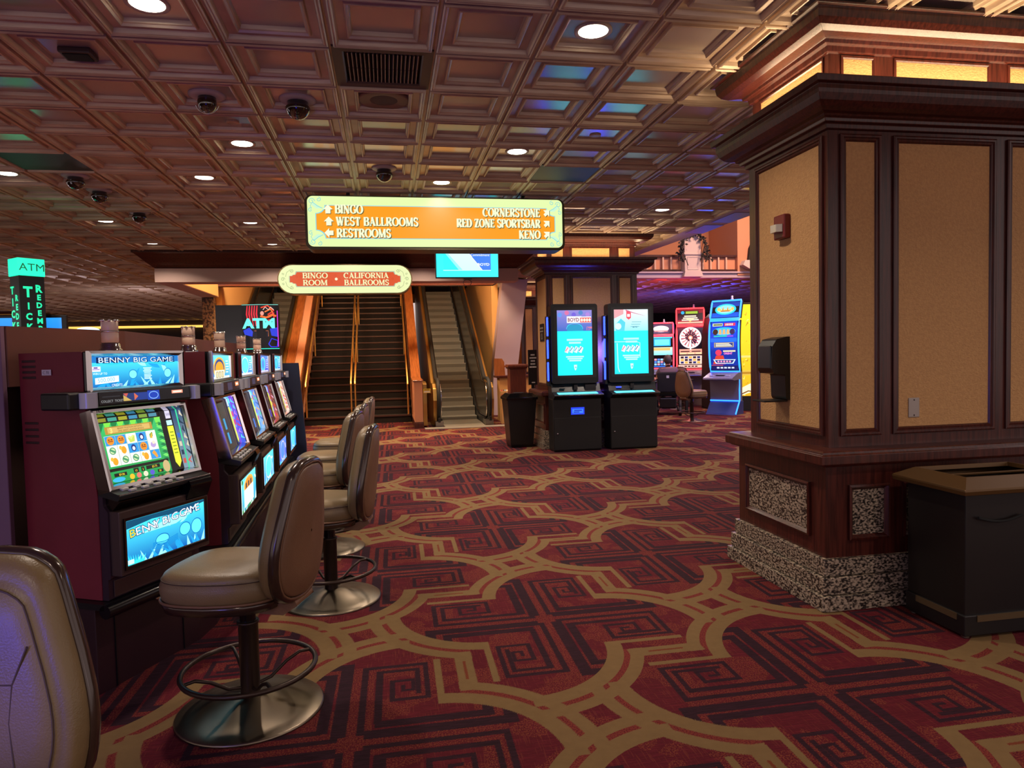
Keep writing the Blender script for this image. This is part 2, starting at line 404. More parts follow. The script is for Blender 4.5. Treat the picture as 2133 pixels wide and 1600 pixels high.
    mm=nt.nodes.new('ShaderNodeMix'); mm.data_type='RGBA'; mm.blend_type='MULTIPLY'; mm.inputs[0].default_value=1
    nt.links.new(col,mm.inputs[6]); nt.links.new(wr,mm.inputs[7])
    nt.links.new(mm.outputs[2],b.inputs['Base Color'])
    bp=nt.nodes.new('ShaderNodeBump'); bp.inputs['Strength'].default_value=.25; bp.inputs['Distance'].default_value=.004
    nt.links.new(fleck.k,bp.inputs['Height']); nt.links.new(bp.outputs[0],b.inputs['Normal'])
    return m
g=G(); g.add([(-26,-6,0),(22,-6,0),(22,46,0),(-26,46,0)],[(0,1,2,3)])
struct('floor',g,carpet())

# ============================================================ CEILING: coffered tiles
TX,TY,T=-.274,4.324,.61
SKIP={(0,0):'vent',(-5,4):'black',(3,4):'black'}
FIELD=mat('satin_ceiling_field','#cbbfb4',.22,.42,.8,col2='#bdb0a6',nscale=1.5,coat=.25)
MOULD=mat('bronze_ceiling_moulding','#d3bca0',.36,.1,.6,col2='#b59c86',nscale=3,nst=(1,1,12))
PROF=[(0,.006),(.012,.004),(.014,-.016),(.020,-.022),(.026,-.016),(.034,-.020),(.042,-.012),(.050,.012),(.098,.016),(.103,-.002),(.110,-.004),(.118,.008),(.126,.012),(.132,.034)]
def well(x,y): return -3.83<x<2.43 and y>12.7 or -3.83<x<2.7 and y>13.1
V=[];F=[];MI=[]
for i in range(-27,8):
    for k in range(-10,56):
        x0,y0=TX+i*T,TY+k*T
        if (i,k) in SKIP or well(x0+.3,y0+.3): continue
        if k>26 and i>-6: continue
        n0=len(V); far=(k>18 or i<-14)
        pr=[PROF[0],PROF[2],PROF[7],PROF[8],PROF[9],PROF[13]] if far else PROF
        for d,h in pr:
            z=CEIL+h; V+=[(x0+d,y0+d,z),(x0+T-d,y0+d,z),(x0+T-d,y0+T-d,z),(x0+d,y0+T-d,z)]
        for r in range(len(pr)-1):
            a=n0+4*r
            for j in range(4): F.append((a+j,a+4+j,a+4+(j+1)%4,a+(j+1)%4)); MI.append(1)
        a=n0+4*(len(pr)-1); F.append((a,a+3,a+2,a+1)); MI.append(0)
g=G(); g.v=V; g.f=F; g.m=MI; g.sm=[False]*len(F); g.c=[[(0,0,0,1)]*4]*len(F)
XR=TX+8*T
# plain plaster border at the atrium edge, and the ceiling that resumes beyond it
struct('ceiling',g,[FIELD,MOULD])
g=G(); g.prism([(XR,-2),(XR+.55,-2),(XR+.42,9),(XR+.2,13),(XR,13)],'z',CEIL-.01,CEIL+.5)
g.box(2.43,XR+.2,12.9,13.2,CEIL-.01,CEIL+.5)
struct('trim_1',g,LAV)
g=G(); 
for i in range(-1,34):
    for k in range(0,26):
        x0,y0=5.6+i*T,16.9+k*T; n0=len(g.v)
        for d,h in ((0,.004),(.014,-.016),(.05,.012),(.098,.016),(.103,-.002),(.132,.034)):
            z=CEIL+h; g.v+=[(x0+d,y0+d,z),(x0+T-d,y0+d,z),(x0+T-d,y0+T-d,z),(x0+d,y0+T-d,z)]
        for r in range(5):
            a=n0+4*r
            for j in range(4): g.f.append((a+j,a+4+j,a+4+(j+1)%4,a+(j+1)%4)); g.m.append(1)
        a=n0+20; g.f.append((a,a+3,a+2,a+1)); g.m.append(0)
g.sm=[False]*len(g.f); g.c=[[(0,0,0,1)]*4]*len(g.f)
ce=struct('ceiling',g,[FIELD,MOULD])

# ceiling fittings
def cell(i,k): return TX+(i+.5)*T, TY+(k+.5)*T
def downlight(i,k,label,real=True,power=16):
    x,y=cell(i,k); t=thing('ceiling_downlight',label,'ceiling light',(x,y,CEIL+.034),0,'recessed downlights in the coffered ceiling')
    g=G(); g.lathe([(.085,-.003),(.105,-.010),(.112,-.006),(.112,0)],28,cap=False); obj('trim_ring',g,mat('downlight_trim','#c9b9a8',.4),t)
    g=G(); g.lathe([(.0005,-.0045),(.088,-.0045)],28,cap=False,smooth=False); g.f=[f[::-1] for f in g.f]; obj('diffuser',g,emit('downlight_glow','#fff3dc',9),t)
    lamp('downlight_lamp',(x,y,CEIL+.02),power,'#ffead6',.17,spread=2.3)
DL=[(-2,-1,'large bright downlight at the top left of the ceiling'),(2,-1,'bright downlight in a blue-lit tile right of the ceiling vent'),
 (-2,3,'downlight between the near dome cameras and the large hanging sign'),(-3,5,'downlight left of and beyond the one near the dome cameras'),
 (2,3,'downlight above the right half of the large hanging sign'),(1,5,'downlight just above the top edge of the large hanging sign'),
 (-6,5,'downlight at the left edge beside the black ceiling panel'),(-6,9,'downlight left of the farthest dome camera'),
 (-6,12,'downlight above the left end of the stair beam'),(-3,9,'downlight left of the upper left corner of the hanging sign'),
 (-3,12,'downlight just above the dark wood crown of the stair beam'),(6,7,'downlight on the right beyond the hanging sign'),
 (-10,15,'downlight just behind the top of the green ticket tower'),(-10,19,'far downlight right of the green ticket tower'),
 (-10,22,'far downlight left of the stair beam end'),(-14,25,'far small downlight low on the left ceiling'),(-10,26,'far downlight under the left end of the stair beam'),
 (-14,29,'small far downlight right of the green tower top letters'),(-17,33,'tiny far downlight near the green tower'),(-12,32,'tiny far downlight near the distant lit pillar')]
for i,k,lab in DL: downlight(i,k,lab,power=16 if k<14 else 18)
for i,k in ((1,9),(1,12),(-1,12),(6,14),(6,17),(3,8),(5,-1),(-6,1),(-2,-9),(5,-6)):   # bare lamps: some near the camera, most added unseen to brighten beam and pillar
    x,y=cell(i,k); lamp('downlight_lamp',(x,y,CEIL+.02),16,'#ffead6',.17,spread=2.3)
for i,k,lab in ((4,2,'small downlight in the far ceiling beyond the balcony'),(1,4,'far ceiling downlight left of the wheel game'),(2,7,'tiny downlight above the wheel game'),(6,5,'far ceiling downlight above the blue game')):
    x,y=5.6+(i+.5)*T,16.9+(k+.5)*T
    t=thing('ceiling_downlight',lab,'ceiling light',(x,y,CEIL+.034),0,'recessed downlights in the coffered ceiling')
    g=G(); g.lathe([(.085,-.003),(.105,-.010),(.112,-.006),(.112,0)],20,cap=False); obj('trim_ring',g,mat('downlight_trim','#c9b9a8',.4),t)
    g=G(); g.lathe([(.0005,-.0045),(.09,-.0045)],20,cap=False,smooth=False); g.f=[f[::-1] for f in g.f]; obj('diffuser',g,emit('downlight_glow','#fff3dc',9),t)
    lamp('downlight_lamp',(x,y,CEIL+.02),16,'#ffead6',.17,spread=2.3)

def domecam(x,y,label,style,s=1):
    t=thing('dome_camera',label,'security camera',(x,y,CEIL+.034),0,'dome cameras on the ceiling')
    g=G(); g.lathe([(.125*s,0),(.125*s,-.008),(.105*s,-.020),(.075*s,-.022)],28); obj('ceiling_flange',g,mat('camera_flange','#b9b2b8',.45),t)
    g=G()
    if style: g.lathe([(.072*s,-.020),(.072*s,-.045)]+[(.088*s*math.cos(a)*1.0,-.045-.095*s*math.sin(a)) for a in [i*PI/16 for i in range(1,8)]]+[(.002,-.045-.095*s)],24,cap=False)
    else: g.lathe([(.062*s,-.020),(.066*s,-.06)]+[(.066*s*math.cos(a),-.06-.066*s*math.sin(a)) for a in [i*PI/16 for i in range(1,8)]]+[(.002,-.06-.066*s)],24,cap=False)
    obj('smoked_bubble',g,GLASSD,t)
    g=G(); g.tube([(.08*s*math.cos(a),-.045*0+.0,-.05-.085*s*math.sin(a)) for a in [PI*i/10 for i in range(1,10)]],.004); obj('bubble_rim',g,CHROME,t)
domecam(-1.205,5.319,'dome camera with a slim dark bubble, left of the other near dome',0)
domecam(-.587,5.342,'dome camera with the biggest dark bubble beside the ceiling speaker',1,1.05)
domecam(.026,7.157,'dome camera above the left half of the large hanging sign',1)
domecam(-3.031,7.729,'dome camera nearest the black panel at the upper left',1)
domecam(-3.041,8.348,'dome camera just right of the one by the black panel',1)
domecam(-3.013,9.503,'dome camera farthest back on the left ceiling',1)
x,y=cell(0,0)
t=thing('ceiling_vent','square dark louvred air vent filling one ceiling tile','vent',(x,y,CEIL))
g=G(); g.frame((0,0,0),(1,0,0),(0,-1,0),(0,0,-1),(-.306,.306,-.306,.306),[(0,-.03),(0,.006),(.06,.008),(.07,-.002),(.07,-.05)],0,1,0); obj('vent_frame',g,mat('vent_frame_paint','#4b3732',.5),t)
g=G(); g.box(-.225,.225,-.225,.225,.035,.045); obj('duct_backing',g,mat('duct_black','#050505',.9),t)
for s,y0,y1 in ((-1,-.22,-.005),(1,.005,.22)):
    for k in range(18):
        xx=-.215+.43*k/17; g=G(); q=.012 if k<9 else -.012
        g.prism([(xx-.003,-.004),(xx+.003,-.004),(xx+.003+q,.034),(xx-.003+q,.034)],'y',y0,y1); obj('louvre',g,mat('louvre_metal','#8a7a76',.4,.4),t)
x,y=cell(0,1)
t=thing('ceiling_speaker','round brown ceiling speaker between vent and hanging sign','speaker',(x,y+.02,CEIL+.034))
g=G(); g.lathe([(.19,0),(.19,-.012),(.17,-.016),(.10,-.012)],32,cap=False); obj('speaker_ring',g,mat('speaker_brown','#7c5e50',.5),t)
g=G(); g.lathe([(.101,-.011),(.06,-.017),(.001,-.019)],32,cap=False); obj('speaker_grille',g,mat('speaker_grille','#5f4a42',.7,bump=.5,bscale=300),t)
for (i,k),lab in (((-5,4),'flat black ceiling panel at the left edge of the picture'),((3,4),'flat black ceiling panel beyond the blue-lit tiles')):
    x,y=cell(i,k); g=G(); g.box(-.307,.307,-.307,.307,-.004,.03); tag(obj('ceiling_panel',g,mat('black_panel','#15151a',.5),loc=(x,y,CEIL)),lab,'ceiling panel')
t=thing('smoke_detector','square dark detector box on a ceiling tile at upper left','detector',(-1.785,4.678,CEIL+.034)); g=G(); g.box(-.09,.09,-.07,.07,-.035,0); obj('housing',g,mat('detector_brown','#3b2a28',.5),t,bev=.008)
g=G(); g.box(-.07,.07,-.05,.05,-.04,-.035); obj('grille',g,mat('duct_black','#050505',.9),t)
for (x,y),lab in (((-1.149,5.89),'flush round sprinkler cover just beyond the slim dome camera'),((1.841,5.905),'flush round sprinkler cover on a blue-lit tile'),((-4.183,9.409),'flush round sprinkler cover on the far left tiles')):
    g=G(); g.lathe([(.05,0),(.05,-.008),(.044,-.011),(.001,-.011)],20,cap=False); tag(obj('sprinkler_cover',g,MOULD,loc=(x,y,CEIL+.034)),lab,'sprinkler')
g=G()
for k in range(3): g.box(XR+.08,XR+.38,7.9+.9*k,8.6+.9*k,CEIL-.016,CEIL-.011)
tag(obj('air_grille',g,mat('grille_grey','#6d6070',.5)),'long grey slot grille in the plain ceiling border at right','vent')

# ============================================================ STAIR BEAM, WELL WALLS
Y0=12.7
g=G(); g.box(-3.83,2.43,Y0,Y0+.4,2.85,3.08,0); g.box(-3.83,-3.5,Y0+.4,15.75,2.85,3.08,0)
struct('trim_2',g,[PLAST])
g=G(); pr=[(0,3.06),(-.02,3.08),(.02,3.10),(.05,3.13),(.10,3.17),(.17,3.24),(.24,3.30),(.27,3.315),(.27,CEIL)]
g.ring4(-3.83,2.43,Y0,15.75,pr,0)
struct('trim_3',g,WOOD)
g=G(); g.box(-3.5,-3.49,Y0+.4,15.7,2.86,5.6); g.box(-3.62,-3.49,16.0,25,0,5.6); struct('wall_left',g,YEL)
g=G(); g.box(2.62,2.78,17.32,25,0,5.6); g.box(2.62,2.78,Y0+.5,17.32,CEIL,5.6); struct('wall_right',g,YEL)
g=G(); g.box(-3.6,2.7,25,25.2,3.4,6); g.box(-3.6,2.7,Y0+.38,Y0+.4,3.08,5.6); struct('wall_back',g,YEL)
g=G(); g.box(-3.9,2.9,Y0,25.2,6.0,6.1); struct('ceiling',g,YEL)
g=G(); g.box(-3.6,2.7,22.6,25.2,3.7,3.8); struct('floor',g,STAIRC)
# slanted pier right of the escalator
g=G(); g.prism([(2.50,0),(2.59,1.365),(2.817,3.147),(2.85,3.33),(3.47,3.33),(3.19,1.29),(3.02,0)],'y',16.9,17.3)
tag(obj('slanted_pier',g,LAV,bev=.01),'slanted lavender pier wall right of the escalator','pier')
g=G(); g.box(3.0,3.9,19.4,19.6,0,3.3); g.box(3.9,6.5,22.4,22.6,0,3.3); struct('wall_back',g,PEACH)
g=G(); g.prism([(-3.84,15.76),(-3.61,15.76),(-3.60,15.98),(-3.84,15.98)],'z',0,2.86)
tag(obj('patterned_post',g,mat('carved_brown_post','#3c2a20',.5,col2='#8a6a4c',nscale=22,lo=.45,hi=.55,detail=4)),'brown mottled post under the left end of the stair beam','post')

# ============================================================ PILLARS
CORN=[(0,2.73),(.02,2.735),(.022,2.76),(.045,2.765),(.05,2.785),(.065,2.79),(.07,2.80),(.10,2.805),(.125,2.82),(.148,2.845),(.162,2.88),(.165,2.90),(.165,2.925),(.19,2.93),(.195,2.965),(.17,2.972),(-.02,2.976)]
CROWN=[(-.02,3.165),(.0,3.17),(.004,3.20),(.03,3.205),(.034,3.225),(.06,3.23),(.10,3.235),(.135,3.255),(.158,3.285),(.165,3.32),(.165,3.335),(.19,3.34),(.19,3.352),(.0,3.353)]
def pillar(x0,x1,y0,y1,label,o=1.0,front=((.115,.296),(.456,1.064),(1.224,1.405)),left=True,short=False):
    t=thing('casino_pillar',label,'pillar',((x0+x1)/2,(y0+y1)/2,0))
    W,D=(x1-x0)/2,(y1-y0)/2
    g=G()
    for a,b,off in ((0,.09,.125),(.09,.19,.105),(.19,.29,.085)): g.box(-W-off,W+off,-D-off,D+off,a,b-.003)
    obj('granite_plinth',g,GRAN,t,bev=.004)
    g=G(); g.ring4(-W,W,-D,D,[(.06,.288),(.06,.83)]); 
    # granite insets with mouldings on the wainscot
    fp=[(.03,.012),(.036,.020),(.05,.02),(.056,.006),(.062,-.004)]
    gi=[]
    def inset(O,U,N,u0,u1,v0,v1): gi.append((O,U,N,u0,u1,v0,v1)); g.frame(O,U,(0,0,1),N,(u0-.03,u1+.03,v0-.03,v1+.03),[(0,.0),(0,.016),(.012,.020),(.022,.008),(.03,.001)])
    S=[((-W,-D-.061,0),(1,0,0),(0,-1,0),[(.11,.31),(1.21,1.41)] if not short else [(.11,.4)]),((-W-.061,D,0),(0,-1,0),(-1,0,0),[(.08,.76)])]
    if not short: S[0][3].insert(1,(.46,1.06))
    for O,U,N,rs in S:
        for a,b in rs: inset(O,U,N,a,b,.415,.675)
    obj('wainscot',g,WOOD,t)
    g=G()
    for O,U,N,u0,u1,v0,v1 in gi:
        O,U,N=Vector(O),Vector(U),Vector(N); g.add([tuple(O+U*a+Vector((0,0,b))+N*.0015) for a,b in ((u0,v0),(u1,v0),(u1,v1),(u0,v1))],[(0,1,2,3)])
    obj('granite_inset',g,GRAN,t)
    g=G(); g.ring4(-W,W,-D,D,[(.06,.815),(.10,.82),(.105,.83),(.125,.832),(.13,.84),(.13,.885),(.118,.893),(.115,.905),(.10,.91),(0,.915)]); obj('ledge',g,WOOD,t,bev=.002)
    g=G(); g.ring4(-W,W,-D,D,[(0,.90),(0,2.74)]); g.ring4(-W,W,-D,D,[(-.02,2.97),(-.02,3.17)])
    FP=[(0,0),(0,.012),(.008,.016),(.018,.016),(.022,.008),(.034,.010),(.042,-.001)]
    pans=[]; lits=[]
    for O,U,N,rs in (((-W,-D,0),(1,0,0),(0,-1,0),front),((-W,D,0),(0,-1,0),(-1,0,0),[(.13,.79)]),((W,-D,0),(0,1,0),(1,0,0),[(.13,.79)]),((W,D,0),(-1,0,0),(0,1,0),front)):
        for a,b in rs:
            g.frame(O,U,(0,0,1),N,(a-.042,b+.042,.978,2.71),FP); pans.append((O,U,N,a,b,1.02,2.668,.0012))
            O2=tuple(Vector(O)-Vector(N)*.02); g.frame(O2,U,(0,0,1),N,(a-.02,b+.02,2.985,3.158),[(0,0),(0,.008),(.012,.008),(.02,0)]); lits.append((O2,U,N,a,b,3.0,3.14,.0012))
    obj('wood_shaft',g,WOOD,t)
    for nm,L,mm in (('wallpaper_panel',pans,PAPER),('frieze_panel',lits,PAPER)):
        for O,U,N,a,b,c,d,h in L:
            O,U,N=Vector(O),Vector(U),Vector(N); g=G(); g.add([tuple(O+U*p+Vector((0,0,q))+N*h) for p,q in ((a,c),(b,c),(b,d),(a,d))],[(0,1,2,3)]); obj(nm,g,mm,t)
    g=G(); g.ring4(-W,W,-D,D,[(a*o,z) for a,z in CORN]); obj('cornice',g,WOOD,t,bev=.003)
    g=G(); g.ring4(-W,W,-D,D,[(a*o if a>0 else a,z) for a,z in CROWN]); obj('crown',g,WOOD,t,bev=.003)
    # cove strip lamps lying on top of the cornice
    for n_,(lx,ly,rz,ln) in enumerate(((0,-D-.09*o,0,2*W),(-W-.09*o,0,PI/2,2*D),(W+.09*o,0,PI/2,2*D))):
        l=bpy.data.lights.new('cove_lamp','AREA'); l.shape='RECTANGLE'; l.size=ln*.96; l.size_y=.04; l.energy=4.0*ln; l.color=hx('#ffdcae')[:3]
        q=bpy.data.objects.new('cove_lamp',l); q.location=((x0+x1)/2+lx,(y0+y1)/2+ly,2.99); q.rotation_euler=(PI,0,rz); C.objects.link(q)
    return t
pillar(2.50,4.02,3.62,4.49,'big wood-panelled pillar at right with hand sanitizer on it')
pillar(2.47,3.965,10.64,11.4,'wood-panelled pillar standing behind the two tall black kiosks',1.3,front=((.11,.29),(.44,1.05),(1.205,1.385)))
pillar(3.50,5.0,18.0,18.8,'far pillar whose edge shows between lavender pier and kiosk pillar',1.2)
# small distant pillar on the left
t=thing('casino_pillar','tiny distant pillar with lit frieze seen over the left partition','pillar',(-13.1,27.5,0))
g=G(); g.box(-.75,.75,-.75,.75,0,2.72); g.ring4(-.75,.75,-.75,.75,[(a*1.3,z-.05) for a,z in CORN]); g.ring4(-.75,.75,-.75,.75,[(a*1.5,z) for a,z in CROWN]); obj('wood_shaft',g,WOOD,t)
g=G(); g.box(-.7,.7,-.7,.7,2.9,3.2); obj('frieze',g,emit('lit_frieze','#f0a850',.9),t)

# things on the near pillar's left face (x = 2.50)
t=thing('fire_strobe','red fire alarm strobe high on the near pillar','fire alarm',(2.4985,4.05,2.26),-PI/2)
g=G(); g.box(-.062,.062,-.045,0,-.075,.075); obj('red_housing',g,mat('alarm_red','#6e1a1c',.4),t,bev=.008)
g=G(); g.prism([(-.05,-.045),(.05,-.045),(.035,-.085),(-.035,-.085)],'z',-.035,.012); obj('strobe_lens',g,mat('clear_lens','#b9b2a4',.1,spec=.9),t,bev=.006)
t=thing('sanitizer_dispenser','black hand sanitizer dispenser on the near pillar with drip tray','dispenser',(2.4985,4.09,1.17),-PI/2)
g=G(); g.prism([(0,.0),(-.02,.0),(-.03,.02),(-.035,.16),(-.11,.17),(-.125,.20),(-.12,.34),(-.09,.385),(-.02,.40),(0,.40)],'x',-.085,.085); obj('body',g,BLACK,t,bev=.012)
g=G(); g.box(-.072,.072,-.128,-.118,.20,.345); obj('front_cover',g,mat('dark_slate_plastic','#23262b',.3),t,bev=.01)
g=G(); g.box(-.075,.075,-.17,-.01,-.012,0); obj('drip_tray',g,BLACK,t,bev=.004)
t=thing('wall_plate','small blank metal wall plate low on the near pillar','wall plate',(3.055,3.6185,1.13))
g=G(); g.box(-.036,.036,-.006,0,-.058,.058); obj('plate',g,mat('grey_plate','#a39890',.4,.4),t,bev=.003)
for z in (-.045,.045):
    g=G(); g.lathe([(.005,-.0062),(.004,-.008),(.0005,-.008)],10,axis='y'); obj('screw',g,DARKCH,t).location=(0,0,z)

# ============================================================ BIN by the near pillar
t=thing('waste_bin','black square bin with gold rim against the near pillar','bin',(2.84,3.01,0))
W,D=.66,.41
g=G(); g.prism([(0.012,0.012),(W-.012,.012),(W-.012,D),(.012,D)],'z',.012,.745); obj('body',g,mat('bin_black','#0e0a0a',.4,col2='#130e0d',nscale=4),t,bev=.006)
g=G(); g.box(0,W,0,D,0.012,.12); obj('plinth',g,mat('bin_plinth','#100c0c',.45),t,bev=.006)
g=G(); g.ring4(0,W,0,D,[(.0,.735),(.045,.745),(.05,.765),(.048,.775),(-.03,.822),(-.04,.822),(-.045,.80)]); g.box(.04,W-.04,.16,.175,.805,.815); obj('gold_rim',g,mat('antique_gold_rim','#5c4222',.4,.45),t,bev=.002)
g=G(); g.box(.045,W-.045,.045,D-.045,.752,.756); obj('liner',g,BLACK,t)
for sx in (.20,.62):
    g=G(); g.tube([(sx-.13+.26*i/10,-.004,.62-.025*math.sin(PI*i/10)) for i in range(11)],.007); obj('pull_groove',g,mat('duct_black','#050505',.9),t)
g=G(); g.box(.07,.35,-.004,.01,.085,.118); obj('brass_strip',g,mat('dull_brass','#6e5c42',.4,.6),t)
g=G(); g.box(-.004,.01,.05,.33,.085,.118); obj('brass_strip',g,mat('dull_brass','#6e5c42',.4,.6),t)
for fx,fy in ((.03,.03),(W-.03,.03),(.03,D-.03),(W-.03,D-.03)):
    g=G(); g.lathe([(.02,0),(.02,.014)],12,c=(fx,fy,0)); obj('foot',g,STEEL,t)

# ============================================================ SLOT MACHINES
def jungle(A,W,H,seed,theme):
    rnd=random.Random(seed); bg0,bg1,lf,lf2=theme
    A.grad(0,W,0,H,bg0,bg1,0)
    for k in range(9):                               # broad leaves
        cx,cy,a=rnd.uniform(0,W),rnd.choice([0,H])*rnd.uniform(.7,1),rnd.uniform(0,6.28); l,wd=W*rnd.uniform(.10,.22),W*rnd.uniform(.012,.03)
        pts=[(cx+l*t*math.cos(a)+wd*math.sin(PI*t)*-math.sin(a)*s,cy+l*t*math.sin(a)+wd*math.sin(PI*t)*math.cos(a)*s) for s,ts in ((1,range(0,9)),(-1,range(8,-1,-1))) for t in [i/8 for i in ts]]
        pts=[(min(max(x,0),W),min(max(y,0),H)) for x,y in pts]
        A.poly(pts,rnd.choice([lf,lf2]),1+k*.05)
    for k in range(14):                              # grass blades
        x=W*k/14+rnd.uniform(0,.02); A.poly([(x,0),(min(x+W*.05,W),0),(min(max(x+rnd.uniform(-.03,.06),0),W),H*rnd.uniform(.15,.35))],rnd.choice([lf,lf2]),1.6)
def slot(loc,rz,label,art,sx=1.0,group=None):
    t=thing('slot_machine',label,'slot machine',(loc[0],loc[1],0),rz,group); W=.57*sx
    g=G(); sd=[(.43,.43),(.43,1.553),(.055,1.553),(.055,1.30),(.045,1.28),(.005,.90),(.005,.43)]
    g.prism(sd,'x',0,.016); g.prism(sd,'x',W-.016,W); g.prism([(.43,.43),(.43,1.553),(.06,1.553),(.06,1.36),(.22,1.34),(.22,.93),(.03,.90),(.03,.43)],'x',.015,W-.015)
    for zz in (1.51,1.485,1.46,1.435,1.225,1.195,1.165,1.135): g.box(-.003,.0,.33,.41,zz,zz+.011,1)
    obj('cabinet',g,[MAROON,MAROOND],t,bev=.004)
    g=G(); g.prism([(.006,.43),(-.03,.43),(-.03,.525),(-.045,.53),(-.045,.83),(-.02,.86),(-.02,.90),(.07,.925),(.165,1.29),(.2,1.29),(.2,.43)],'x',.004,W-.004); obj('front_housing',g,mat('dark_plum_metal','#463540',.28,.5),t,bev=.006)
    # top box
    g=G(); g.box(.004,W-.004,.035,.06,1.372,1.553); obj('top_box',g,BLACKG,t,bev=.004)
    g=G(); g.frame((0,.033,0),(1,0,0),(0,0,1),(0,-1,0),(0,W,1.366,1.556),[(0,0),(0,.018),(.012,.020),(.024,.006),(.026,.0)]); obj('chrome_frame',g,CHROME,t)
    A=Art((.026,.0325,1.386),(1,0,0),(0,0,1),(0,-1,0)); art['top'](A,W-.052,.145); A.make('top_screen',SCR2,t)
    # ticket band and side lenses
    g=G(); g.prism([(.05,1.30),(-.01,1.30),(-.02,1.31),(-.015,1.372),(.05,1.372)],'x',.004,W-.004); obj('ticket_panel',g,BLACK,t,bev=.004)
    A=Art((0,-.0215,1.31),(1,0,0),(0,.08,1),(0,-1,.08)); art['band'](A,W); A.make('ticket_decals',SCR,t)
    for a,b,la,lb in ((-.125,.002,-.078,-.006),(W-.004,W+.085,W+.002,W+.052)):
        g=G(); g.box(a,b,.0,.16,1.298,1.374); obj('speaker_pod',g,BLACK,t,bev=.008)
        g=G(); g.prism([(la,.0),(la+.012,-.035),(lb-.012,-.045),(lb,-.03),(lb,.0)],'z',1.303,1.371); obj('side_lens',g,SILVER,t,bev=.006)
    # bezel: slanted plane
    sl=Vector((0,.09,.365)); h=sl.length; sl.normalize(); N=(0,-sl.z,sl.y); O=(0,-.062,.925)
    g=G(); g.frame(O,(1,0,0),sl,N,(.0,W,0,h),[(0,-.06),(0,.006),(.006,.012),(.020,.012),(.024,.0),(.036,-.036)]); obj('bezel',g,CHROME,t)
    O2=tuple(Vector(O)-Vector(N)*.031)
    g=G(); g.frame(O2,(1,0,0),sl,N,(.03,W-.03,.03,h-.03),[(0,0),(.001,0)],0,1,0); obj('monitor_surround',g,BLACKG,t)
    A=Art(O2,(1,0,0),sl,N,.0012); art['main'](A,W,h); A.make('main_screen',SCR,t)
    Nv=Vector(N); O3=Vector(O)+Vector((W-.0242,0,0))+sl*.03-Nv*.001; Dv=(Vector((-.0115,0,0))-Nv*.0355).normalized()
    A=Art(O3,Dv,sl,(-1,0,0),.0006); art['side'](A,.034,h-.06); A.make('inner_wall_art',SCR,t)  # glowing coloured strokes laid over the chrome bezel's inner right wall
    # button deck
    g=G(); g.prism([(.0,.905),(-.105,.885),(-.118,.892),(-.118,.908),(-.112,.914),(-.06,.930),(.0,.935)],'x',.0,W); obj('button_deck',g,BLACK,t,bev=.003)
    g=G(); g.tube([(0,-.118,.912),(W,-.118,.912)],.004); obj('deck_edge',g,CHROME,t)
    for r in range(2):
        for k in range(5):
            bx=.05+.072*k*sx+.02*r; by=-.078-.026*r; bz=.9255-.0055*r
            g=G(); g.box(bx,bx+.036,by-.009,by+.009,bz-.004,bz+.008); obj('button',g,mat('grey_button','#c2c0bc',.3),t,bev=.003)
    g=G(); g.prism([(-.05,.915),(-.125,.903),(-.135,.88),(-.10,.80),(-.045,.80)],'x',W-.155,W-.004); obj('bill_acceptor',g,BLACKG,t,bev=.006)
    g=G(); g.prism([(-.02,.895),(-.10,.88),(-.05,.83),(-.02,.83)],'x',.02,W-.15); obj('chin_panel',g,DARKCH,t,bev=.003)
    # belly glass
    g=G(); g.box(.012,W-.002,-.10,-.03,.54,.835); obj('belly_door',g,mat('brown_grey_metal','#5a4a46',.28,.5),t,bev=.006)
    g=G(); g.frame((0,-.10,0),(1,0,0),(0,0,1),(0,-1,0),(.03,W-.018,.565,.80),[(0,0),(0,.008),(.012,.006),(.016,.001)]); obj('belly_frame',g,DARKCH,t)
    A=Art((.046,-.101,.581),(1,0,0),(0,0,1),(0,-1,0)); art['belly'](A,W-.08,.203); A.make('belly_glass',SCR2,t)
    g=G(); g.box(.03,W-.06,-.036,-.03,.44,.515); obj('kick_plate',g,mat('brown_grey_metal','#5a4a46',.28,.5),t,bev=.002)
    # signal lamp
    cx,cy=.31*sx,.22
    g=G(); prof=[(.052,1.553),(.054,1.565),(.046,1.572),(.044,1.592),(.04,1.598)]; g.lathe(prof,16,c=(cx,cy,0)); lb=obj('signal_lamp_base',g,CHROME,t)
    for a,b in ((1.600,1.652),(1.658,1.706)):
        g=G(); g.lathe([(.036,a),(.038,a+.004),(.038,b-.004),(.036,b)],16,c=(cx,cy,0)); obj('signal_lens',g,mat('lamp_lens','#dcc2a8',.3),lb)
    g=G(); g.lathe([(.039,1.652),(.041,1.655),(.039,1.658)],16,c=(cx,cy,0)); 
    for k in range(8): g.ell((cx+.036*math.cos(k*PI/4),cy+.036*math.sin(k*PI/4),1.709),(.008,.008,.007),8,6)
    g.lathe([(.034,1.704),(.03,1.71),(.001,1.712)],12,c=(cx,cy,0)); obj('signal_collar',g,CHROME,lb)
    return t
BLUE=('#0b63b8','#4de6ff','#1fa0e0','#9af4ff')
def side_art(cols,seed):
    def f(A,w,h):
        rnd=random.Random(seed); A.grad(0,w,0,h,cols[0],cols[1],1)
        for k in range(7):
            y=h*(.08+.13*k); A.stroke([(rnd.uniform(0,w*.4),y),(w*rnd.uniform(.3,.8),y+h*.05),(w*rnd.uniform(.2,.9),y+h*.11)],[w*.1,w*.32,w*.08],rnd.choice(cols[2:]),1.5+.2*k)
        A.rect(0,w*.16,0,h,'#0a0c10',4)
    return f
